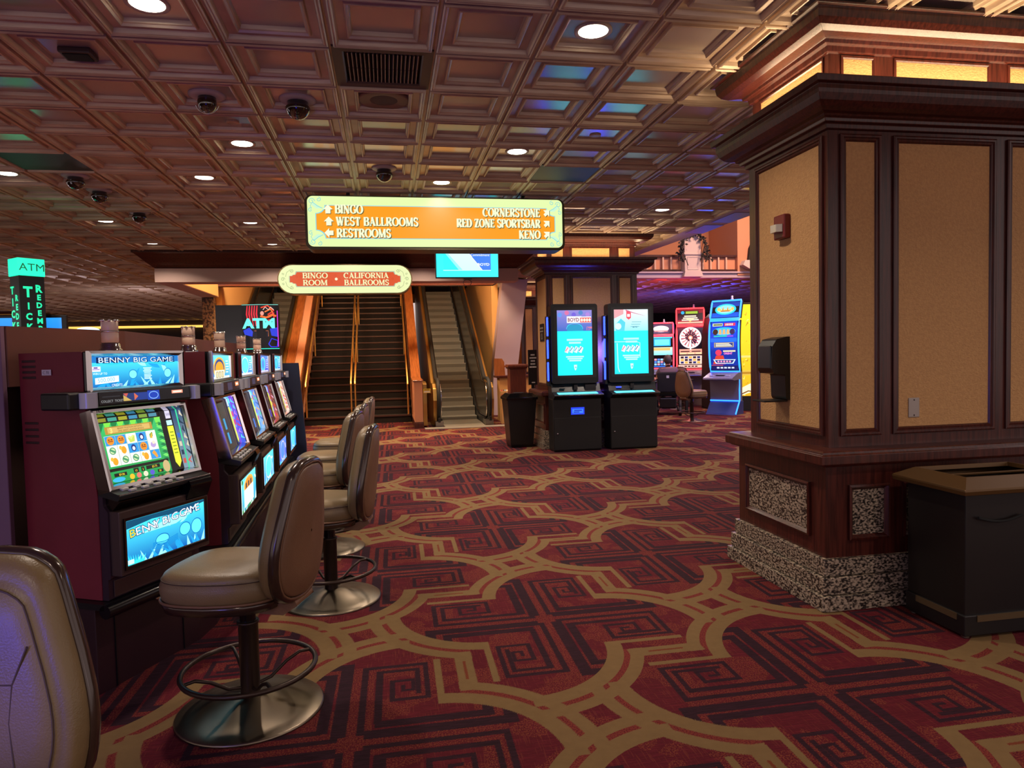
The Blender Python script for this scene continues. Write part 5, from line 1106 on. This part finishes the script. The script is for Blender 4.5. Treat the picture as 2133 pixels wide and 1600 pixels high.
# ============================================================ RIGHT BACKGROUND: lit games
def curve_game(loc,rz,label,frame_col,scr_art,top_art,H,W,cat='slot machine',body='#3b4a8a',topH=.42,kind='curved_slot_machine'):
    t=thing(kind,label,cat,(loc[0],loc[1],0),rz)
    fm=emit('neon_'+frame_col.strip('#'),frame_col,3.0); bm=mat('game_body_'+body.strip('#'),body,.35,.3)
    def Yc(z): return .16*((z-1.6)/.9)**2-.02     # the face is a gentle S curve
    z0,z1=.98,H-topH-.04; N=10
    def sheet(A0,za,zb,art,nm,w):
        class AC(Art):
            def P(s,u,v,k): z=za+v; return (u-w/2,Yc(z)-.045-.0016*k,z)
        A=AC((0,0,0),(1,0,0),(0,0,1),(0,-1,0)); art(A,w,zb-za); A.make(nm,SCR2,t)
    rings=[]
    g=G()
    for za,zb,w in ((z0,z1,W),(H-topH,H,W)):
        pts=[(Yc(za+(zb-za)*i/N)-.04,za+(zb-za)*i/N) for i in range(N+1)]; back=[(y+.13,z) for y,z in pts[::-1]]
        g.prism(pts+back,'x',-w/2,w/2)
    obj('display_case',g,BLACK,t)
    g=G()
    for za,zb,w in ((z0,z1,W),(H-topH,H,W)):
        e=[(-w/2,Yc(za+(zb-za)*i/N)-.045,za+(zb-za)*i/N) for i in range(N+1)]; e+=[(w/2,y,z) for x,y,z in e[::-1]]
        g.tube(e,.022,8,closed=True)
    obj('neon_edge',g,fm,t)
    sheet(0,z0+.04,z1-.03,scr_art,'curved_screen',W-.07); sheet(0,H-topH+.035,H-.035,top_art,'top_screen',W-.07)
    g=G(); g.prism([(.02,.98),(-.10,.95),(-.42,.85),(-.43,.81),(-.30,.79),(-.05,.80),(-.02,.30),(.14,.30),(.14,.98)],'x',-W/2,W/2); obj('console',g,mat('game_grey','#7d7f9a',.3,.3),t,bev=.01)
    g=G(); g.box(-.10,.10,-.30,-.16,.905,.912); 
    for bx in (-.24,.14): g.box(bx,bx+.10,-.32,-.22,.888,.90,1)
    obj('touch_pad',g,[BLACKG,mat('pad_white','#d6dcf0',.3)],t)
    g=G(); g.prism([(-.02,.30),(-.26,.03),(-.30,0),(.2,0),(.2,.30)],'x',-W/2,W/2); obj('foot_base',g,bm,t,bev=.01)
    g=G(); g.tube([(W/2,-.03,.80),(W/2,-.02,.32),(W/2,-.26,.02)],.016,8); g.tube([(-W/2,-.03,.31),(W/2,-.03,.31)],.014,8); obj('neon_foot_edge',g,fm,t)
    g=G(); g.lathe([(.03,H),(.03,H+.05),(.022,H+.06),(.022,H+.11),(.001,H+.115)],12,c=(.10,Yc(H)+.03,0)); obj('signal_lamp',g,mat('lamp_lens_pale','#c8c0d8',.3),t)
    return t
def blue_top(A,w,h):
    A.grad(0,w,0,h,'#0a5ae0','#08349a',0); A.disc(w*.5,h*.52,w*.40,h*.36,'#27d0ff',1); A.disc(w*.5,h*.52,w*.32,h*.27,'#8ff2ff',1.4)
    for k in range(5): A.poly([(w*(.26+.09*k),h*.42),(w*(.36+.09*k),h*.42),(w*(.31+.09*k),h*(.60+.12*(k%2)))],('#f0c84a','#d8963a')[k%2],2+k*.1)
    A.rect(w*.30,w*.70,h*.36,h*.46,'#e8b84a',3); A.rect(w*.34,w*.66,h*.38,h*.43,'#b0401f',3.4); A.disc(w*.24,h*.54,w*.06,h*.12,'#e8c060',2.6); A.disc(w*.76,h*.54,w*.06,h*.12,'#e8c060',2.6)
def blue_scr(A,w,h):
    for i in range(10): A.grad(0,w,h*i/10,h*(i+1)/10,'#0f2f9a' if i<5 else '#0b3fd0','#0f2f9a' if i<4 else '#0b3fd0',0)
    A.rect(w*.06,w*.44,h*.91,h*.97,'#d6e0b0',1.5); A.rect(w*.50,w*.92,h*.91,h*.97,'#e0304a',1.5); [A.rect(w*(.10+.055*k),w*(.14+.055*k),h*.92,h*.96,'#3a4a2a',2) for k in range(6)]; [A.rect(w*(.55+.06*k),w*(.59+.06*k),h*.92,h*.96,'#ffd8d0',2) for k in range(5)]
    A.disc(w*.5,h*.80,w*.44,h*.085,'#39b8f0',1.2); A.disc(w*.18,h*.79,w*.10,h*.06,'#3a2418',1.8); A.disc(w*.82,h*.79,w*.10,h*.06,'#3a2418',1.8)
    for k in range(3): A.poly([(w*(.30+.15*k),h*.74),(w*(.42+.15*k),h*.74),(w*(.40+.15*k),h*.84),(w*(.32+.15*k),h*.84)],'#e8a86a',2+k*.1)
    A.rect(w*.12,w*.86,h*.685,h*.715,'#1fb8b0',1.6); A.rect(w*.62,w*.86,h*.685,h*.715,'#8a4ad0',1.8); A.rect(0,w,h*.58,h*.66,'#1a6ae8',1.1)
    A.rect(w*.14,w*.88,h*.47,h*.57,'#b8a45a',1.6); A.rect(w*.17,w*.85,h*.48,h*.56,'#2a3a8a',1.9)
    for k in range(3): A.rect(w*(.20),w*(.82-.05*k),h*(.49+.024*k),h*(.505+.024*k),'#f0e6c0',2.2)
    A.poly([(w*.06,h*.12),(w*.55,h*.12),(w*.48,h*.30),(w*.20,h*.30)],'#d0402a',1.6); A.disc(w*.30,h*.36,w*.12,h*.06,'#e03a5a',1.8)
    for k in range(2): (A.rect(w*.48,w*.94,h*.375,h*.405,'#f6d6a8',2.4) if k==0 else A.text('ORIENT',w*.50,h*.322,.042,'#ff8ad0',3,bold=.03,wide=.95))
    A.poly([(w*.08,h*.22),(w*.94,h*.22),(w*.84,h*.13),(w*.18,h*.13)],'#c8e0f0',2.6); A.poly([(w*.14,h*.205),(w*.88,h*.205),(w*.80,h*.145),(w*.22,h*.145)],'#1a2a7a',2.8)
    for k in range(5): A.disc(w*(.28+.11*k),h*.175,w*.04,h*.018,'#ff9ac0',3)
    A.rect(0,w,0,h*.09,'#141a5a',1.4); [A.rect(w*(.2+.14*k),w*(.30+.14*k),h*.03,h*.06,'#d0e0ff',2) for k in range(5)]; A.poly([(0,h*.1),(w*.45,h*.1),(w*.4,0),(0,0)],'#d84a3a',1.2)
curve_game((7.68,14.95),math.radians(-50),'tall curved game glowing blue beside the near pillar','#1f6aff',blue_scr,blue_top,2.62,.70)
def red_top(A,w,h):
    A.rect(0,w,0,h,'#8a1220',0); A.rect(w*.12,w*.84,h*.66,h*.92,'#1c2a14',1); A.disc(w*.20,h*.79,w*.07,h*.12,'#2aa8e0',2); A.rect(w*.32,w*.80,h*.70,h*.88,'#9ab83a',2)
    for k in range(3): A.rect(w*(.26-.05*k),w*(.74+.05*k),h*(.48-.14*k),h*(.57-.14*k),'#ffe0c8',2); 
    A.rect(0,w,0,h*.12,'#ffb08a',1.5); A.poly([(w*.3,h*.4),(w*.5,h*.1),(w*.7,h*.4)],'#e8b23a',1.6)
def wheel_scr(A,w,h):
    A.grad(0,w,0,h,'#d0302a','#7a0f1c',0); cx,cy,r=w*.5,h*.74,w*.44
    A.disc(cx,cy,r,r,'#ffe6e0',1,28)
    for k in range(16):
        a0=2*PI*k/16; A.poly([(cx+r*.30*math.cos(a0+.04),cy+r*.30*math.sin(a0+.04)),(cx+r*.86*math.cos(a0+.05),cy+r*.86*math.sin(a0+.05)),(cx+r*.86*math.cos(a0+.20),cy+r*.86*math.sin(a0+.20)),(cx+r*.30*math.cos(a0+.2),cy+r*.30*math.sin(a0+.2))],('#a83a46','#d88a86')[k%2],2)
    A.disc(cx,cy,r*.22,r*.22,'#ff8a6a',3); A.disc(cx,cy,r*.12,r*.12,'#fff0e0',4); A.rect(cx-.02,cx+.02,h*.44,cy-r*.2,'#fff4ec',4.5)
    A.rect(w*.05,w*.95,h*.33,h*.46,'#f0a08a',1); [A.rect(w*(.1+.44*k),w*(.46+.44*k),h*.39,h*.415,'#3a0c14',2) for k in range(2)]; [A.rect(w*(.08+.31*k),w*(.34+.31*k),h*.34,h*.37,'#ffd8a0',2) for k in range(3)]
    A.rect(w*.04,w*.96,h*.09,h*.30,'#ffd0c0',1.2)
    for c in range(5):
        for r_ in range(3): A.rect(w*(.10+.165*c),w*(.22+.165*c),h*(.105+.063*r_),h*(.155+.063*r_),('#1a2a6a','#e8a84a','#2a1a2a')[(c+r_)%3],2)
    A.rect(0,w,0,h*.07,'#ffc0b0',1.2); [A.rect(w*(.25+.14*k),w*(.35+.14*k),h*.02,h*.05,'#2a1018',2) for k in range(4)]
curve_game((8.05,17.6),math.radians(-24),'red neon game with a big white prize wheel','#ff2a2f',wheel_scr,red_top,2.62,.72,topH=.44,body='#2a1a22')
def blue2(A,w,h):
    A.grad(0,w,0,h,'#2a6ae0','#5ae6f6',0); A.grad(0,w,h*.40,h*.66,'#8af0ff','#d8f0d0',1); A.rect(w*.1,w*.9,h*.55,h*.64,'#f0b86a',2); A.rect(w*.15,w*.92,h*.70,h*.95,'#18a8f0',2); A.rect(w*.2,w*.87,h*.73,h*.92,'#6af0ff',2.5)
    for c in range(5):
        for r_ in range(3): A.rect(w*(.18+.14*c),w*(.29+.14*c),h*(.06+.08*r_),h*(.12+.08*r_),('#9ad0ff','#ff9ab0','#5a8aff')[(c+2*r_)%3],2)
def wht(A,w,h): A.rect(0,w,0,h,'#3a1020',0); A.disc(w*.5,h*.5,w*.36,h*.34,'#ffe8e0',1); A.rect(w*.2,w*.8,h*.2,h*.34,'#ff8a7a',2)
curve_game((7.87,19.2),math.radians(-18),'red-edged game with blue screens left of the wheel game','#ff3040',blue2,wht,2.30,.70,topH=.34,body='#2a1a22')
# lit yellow side panel of the bank beside the blue game
t=thing('lit_game_panel','tall glowing yellow art panel between the blue game and the near pillar','sign',(8.60,15.42,0),math.radians(-16))
g=G(); g.box(-.28,.60,.02,.30,0,2.60); obj('panel_case',g,BLACK,t,bev=.006)
A=Art((-.27,.016,.36),(1,0,0),(0,0,1),(0,-1,0),.001); A.grad(0,.85,0,2.2,'#e8a818','#ffe21a',0); rnd=random.Random(9)
for k in range(60):
    x,y,r=rnd.uniform(.02,.6),rnd.uniform(.05,2.1),rnd.uniform(.015,.06); c=rnd.choice(['#c88a10','#fff28a','#a86a10','#ffcf2a']); A.stroke([(x,y),(x+r,y+r*rnd.uniform(-1,2)),(x+r*1.5,y+r)],[.006,r*.5,.004],c,1+.02*k)
A.rect(.02,.5,.50,.62,'#d8b040',3); A.rect(.05,.45,.53,.58,'#b07a14',3.3); A.poly([(0,0),(.3,.1),(.5,.35),(.25,.3),(.05,.2)],'#f6e6c0',3.5); A.stroke([(.05,.05),(.2,.12),(.35,.1)],.03,'#7a4a18',4); A.stroke([(.02,.95),(.4,.95)],.05,'#e8d070',3)
A.make('lit_art',SCR2,t)
# dark rounded back of another machine beside the blue game
t=thing('dark_game_back','dark rounded machine side left of the blue game','slot machine',(7.95,16.25,0)); g=G(); g.prism([(0,.4),(.03,1.9),(.10,2.3),(.22,2.42),(.24,0),(0,0)],'y',0,.5); obj('shell',g,BLACK,t,bev=.02)
lamp('game_glow_fill',(7.0,14.2,2.2),22,'#3a55ff',.3,kind='POINT'); lamp('game_glow_fill',(9.5,20.5,2.4),60,'#4a50ff',.4,kind='POINT'); lamp('game_glow_fill',(7.0,22.0,2.4),40,'#c070ff',.4,kind='POINT'); lamp('game_glow_fill',(7.5,17.1,2.5),16,'#ff3a4a',.3,kind='POINT')  # bare lamps for the games' glow, farthest ones added to tint the far ceiling

# ============================================================ ATRIUM BALCONY
YB=16.8
g=G(); g.box(5.2,16,YB,YB+.25,3.345,3.50); g.box(5.2,16,YB-.05,YB+.02,3.46,3.50); struct('trim_4',g,LAV)
g=G(); g.box(5.2,16,YB+1.6,YB+1.8,3.4,7.2); g.box(9.0,9.6,YB-.02,YB+1.6,3.4,7.2); struct('wall_atrium',g,PEACH)
g=G(); g.box(5.2,16,8.8,19,7.1,7.2); struct('ceiling',g,LAV)
for bx,bw,lab in ((5.4,2.06,'balcony railing with pale balusters left of the vine pedestal'),(7.99,1.0,'balcony railing with pale balusters right of the vine pedestal')):
  t=thing('balcony_railing',lab,'railing',(bx,YB+.05,3.5))
  g=G(); g.box(0,bw,-.03,.03,.02,.06); obj('bottom_rail',g,WOOD,t); g=G(); g.box(0,bw,-.035,.035,.38,.43); obj('top_rail',g,WOOD,t)
  for k in range(int(bw/.215)):
    g=G(); g.box(.06+.215*k,.10+.215*k,-.02,.02,.06,.38); obj('baluster',g,mat('baluster_cream','#c9a890',.6),t)
  g=G(); g.box(0,bw,.05,.09,.0,.40); obj('backing_panel',g,PEACH,t)
t=thing('balcony_pedestal','white panelled pedestal on the balcony draped with dark vines','pedestal',(7.72,YB-.02,3.36))
g=G(); g.box(-.22,.22,-.10,.2,.12,1.05); g.box(-.25,.25,-.13,.2,.55,.60); g.prism([(-.26,.0),(-.22,.14),(.22,.14),(.26,.0)],'y',-.14,.2); obj('block',g,mat('pedestal_white','#c4b2ac',.7),t,bev=.008)
g=G(); g.frame((0,-.10,0),(1,0,0),(0,0,1),(0,-1,0),(-.15,.15,.18,.50),[(0,0),(0,.012),(.02,.004)]); obj('panel_mould',g,mat('pedestal_white','#c4b2ac',.7),t)
t=thing('hanging_vine','dark dried vine wreath arching over the balcony pedestal','vine',(7.72,YB-.2,3.36)); rnd=random.Random(4)
g=G(); arc=[(.36*math.cos(a),.02*math.sin(3*a),.62+.46*math.sin(a)) for a in [-.6+4.3*i/24 for i in range(25)]]; g.tube(arc,.018,6)
for k in range(6): a=rnd.uniform(0,PI); g.tube([(.36*math.cos(a),0,.62+.46*math.sin(a)),(.36*math.cos(a)+rnd.uniform(-.1,.1),-.04,.45+.4*math.sin(a)),(.30*math.cos(a)+rnd.uniform(-.2,.2),-.02,.2+.3*math.sin(a))],.007,5)
obj('stems',g,LEAFD,t)
g=G()
for k in range(170):
    a=rnd.uniform(-.6,3.7); r=.36+rnd.gauss(0,.05); c=Vector((r*math.cos(a),rnd.uniform(-.06,.06),.62+(r+.1)*math.sin(a))); q=Matrix.Rotation(rnd.uniform(0,6.28),3,'Y')@Matrix.Rotation(rnd.uniform(-.8,.8),3,'X'); s=rnd.uniform(.025,.05)
    g.add([tuple(c+q@Vector(p)) for p in ((-s,0,0),(0,.01,s*.6),(s*1.2,0,0),(0,-.01,-s*.6))],[(0,1,2,3)])
o=obj('leaves',g,LEAFD,t); o['kind']='stuff'
t=thing('wall_arch','pale arch bracket on the atrium wall beside the near pillar','bracket',(9.35,YB-.12,3.55)); g=G(); g.prism([(-.30,.10),(-.24,.22),(.30,.22),(.30,.0),(-.12,.0)],'y',-.1,.1); obj('capital',g,mat('pedestal_white','#c4b2ac',.7),t,bev=.01)
g=G(); g.prism([(-.10,.22),(-.06,.55),(.08,.85),(.30,1.0),(.30,.22)],'y',0,.08); obj('dark_arch',g,LEAFD,t)

# ============================================================ PERSON in a power wheelchair, seen from behind
def skin_body(name,verts,edges,rad,m,parent,sub=2):
    me=bpy.data.meshes.new(name); me.from_pydata(verts,edges,[]); me.materials.append(m)
    o=bpy.data.objects.new(name,me); C.objects.link(o); o.parent=parent
    s=o.modifiers.new('skin','SKIN'); s.use_smooth_shade=True
    for v,r in zip(me.skin_vertices[0].data,rad): v.radius=(r[0],r[1]) if isinstance(r,tuple) else (r,r)
    me.skin_vertices[0].data[0].use_root=True
    u=o.modifiers.new('sub','SUBSURF'); u.levels=sub; u.render_levels=sub; return o
def person(loc,rz,label,chairlike):
    t=thing('person',label,'person',(loc[0],loc[1],0),rz)
    # faces +y (away from the camera); pelvis, spine, neck, head, arms, legs
    v=[(0,0,.62),(0,.02,.80),(0,.02,.98),(0,.02,1.08),(0,.03,1.15),(0,.05,1.24),(0,.05,1.33),
       (.17,.02,1.05),(.23,.10,.86),(.20,.33,.84),(.19,.42,.86),(-.17,.02,1.05),(-.24,.08,.86),(-.21,.30,.82),(-.20,.39,.83),
       (.10,.06,.61),(.13,.42,.62),(.13,.46,.25),(.13,.50,.20),(-.10,.06,.61),(-.13,.42,.62),(-.13,.46,.25),(-.13,.50,.20)]
    e=[(0,1),(1,2),(2,3),(3,4),(4,5),(5,6),(2,7),(7,8),(8,9),(9,10),(2,11),(11,12),(12,13),(13,14),(0,15),(15,16),(16,17),(17,18),(0,19),(19,20),(20,21),(21,22)]
    r=[(.15,.12),(.155,.12),(.16,.11),(.06,.06),(.055,.055),(.075,.09),(.055,.065),.065,.05,.04,.03,.065,.05,.04,.03,.085,.065,.05,.035,.085,.065,.05,.035]
    skin_body('body',v,e,r,SKIN,t)
    tv=v[:3]+[(.17,.02,1.05),(.235,.09,.90),(-.17,.02,1.05),(-.245,.075,.90)]; te=[(0,1),(1,2),(2,3),(3,4),(2,5),(5,6)]
    skin_body('shirt',tv,te,[(.17,.14),(.175,.14),(.175,.125),.08,.065,.08,.065],SHIRT,t)
    skin_body('trousers',[v[0],v[15],v[16],v[17],v[19],v[20],v[21]],[(0,1),(1,2),(2,3),(0,4),(4,5),(5,6)],[(.17,.13),.1,.078,.06,.1,.078,.06],mat('dark_trousers','#1c1a22',.8),t)
    g=G(); g.loft([[(0+.088*s*math.cos(a),.03+.105*s*math.sin(a)+(-.01),z) for a in [2*PI*i/16 for i in range(16)]] for s,z in ((.55,1.19),(.92,1.23),(1.03,1.28),(1.0,1.33),(.8,1.37),(.4,1.395),(.05,1.40))],0,True); obj('hair',g,HAIR,t)
    for s in (-1,1):
        g=G(); g.ell((s*.086,.05,1.255),(.014,.022,.03),8,6); obj('ear',g,SKIN,t)
        hx_,hy,hz=(.19,.44,.86) if s>0 else (-.20,.41,.83)
        for k in range(4):
            g=G(); L=(.055,.065,.06,.045)[k]; x=hx_+(-.024+.016*k); g.tube([(x,hy,hz),(x+.002*k,hy+L*.6,hz+.004),(x+.002*k,hy+L,hz-.012)],[.0085,.008,.006],6); obj('finger',g,SKIN,t)
        g=G(); x=hx_-s*.03; g.tube([(x,hy-.02,hz),(x-s*.018,hy+.015,hz-.002),(x-s*.015,hy+.04,hz-.012)],[.010,.009,.007],6); obj('thumb',g,SKIN,t)
    g=G(); g.ell((0,.135,1.25),(.014,.025,.02),8,6); obj('nose',g,SKIN,t)
    for s in (-1,1):
        g=G(); g.ell((s*.03,.122,1.285),(.011,.009,.008),8,6); obj('eye',g,BLACK,t)
    g=G(); g.ell((0,.122,1.205),(.026,.008,.007),8,6); obj('mouth',g,mat('lip','#8a4a42',.5),t)
    return t
WX,WY,WR=6.45,15.35,math.radians(-24)
person((WX,WY),WR,'person in mauve shirt seated in a wheelchair, seen from behind, at the wheel game',True)
t=thing('power_wheelchair','black power wheelchair with small wheels carrying the person','wheelchair',(WX,WY,0),WR)
g=G(); g.box(-.24,.24,-.20,-.14,.52,1.0); obj('seat_back',g,mat('black_fabric','#0b0b10',.8),t,bev=.03)
g=G(); g.box(-.03,.03,-.206,-.2,.86,.92); obj('back_label',g,mat('white_label','#c9c9d2',.5),t)
g=G(); g.box(-.25,.25,-.14,.34,.44,.52); obj('seat',g,mat('black_fabric','#0b0b10',.8),t,bev=.03)
g=G(); g.box(-.19,.19,-.26,.25,.17,.40); obj('motor_base',g,BLACK,t,bev=.02)
for s in (-1,1):
    g=G(); g.tube([(s*.29,-.16,.62),(s*.29,-.16,.74),(s*.29,.22,.74)],.02,8); g.box(s*.29-.035,s*.29+.035,-.1,.22,.745,.775); obj('armrest',g,BLACK,t)
    for y,r in ((.05,.17),(-.33,.10),(.40,.10)):
        g=G(); g.lathe([(r*.5,-.03),(r*.92,-.035),(r,-.02),(r,.02),(r*.92,.035),(r*.5,.03),(r*.5,-.03)],22,c=(s*.27,y,r),axis='x',cap=False); g.lathe([(.001,-.012),(r*.5,-.012),(r*.5,.012),(.001,.012)],14,c=(s*.27,y,r),axis='x',mi=1); obj('wheel',g,[RUBBER,STEEL],t)
    g=G(); g.tube([(s*.22,-.34,.12),(s*.2,-.1,.2),(s*.2,.40,.12)],.018,6); obj('wheel_arm',g,BLACK,t)
g=G(); g.box(-.16,.16,.42,.60,.10,.13); g.tube([(0,.30,.40),(0,.46,.14)],.02); obj('footrest',g,BLACK,t)
t=person((5.66,15.0),math.radians(-40),'person mostly hidden behind the right kiosk, one arm showing',False)
t2=thing('stool','dark stool under the person half hidden by the right kiosk','stool',(5.66,15.0,0),math.radians(-40)); g=G(); g.lathe([(.2,.42),(.22,.45),(.22,.48),(.2,.50)],24,c=(0,.02,0)); obj('seat',g,BLACK,t2); g=G(); g.lathe([(.2,0),(.2,.02),(.03,.04),(.03,.42)],20,c=(0,.02,0)); obj('stem',g,PIPE,t2)
t=thing('drink_bottle','small clear bottle with pink cap on the console by the wheelchair','bottle',(7.02,15.55,.80)); g=G(); g.lathe([(.03,0),(.032,.01),(.032,.12),(.014,.15),(.014,.165)],16); obj('bottle_body',g,mat('clear_plastic','#b8c0d0',.1),t); g=G(); g.lathe([(.016,.165),(.016,.19),(.001,.19)],14,cap=True); obj('bottle_cap',g,mat('pink_cap','#d08a9a',.4),t)
t=thing('side_shelf','small dark shelf ledge holding the bottle','shelf',(7.02,15.6,0)); g=G(); g.box(-.15,.15,-.12,.15,.77,.80); g.box(-.03,.03,-.02,.04,0,.78); obj('ledge_top',g,BLACK,t)
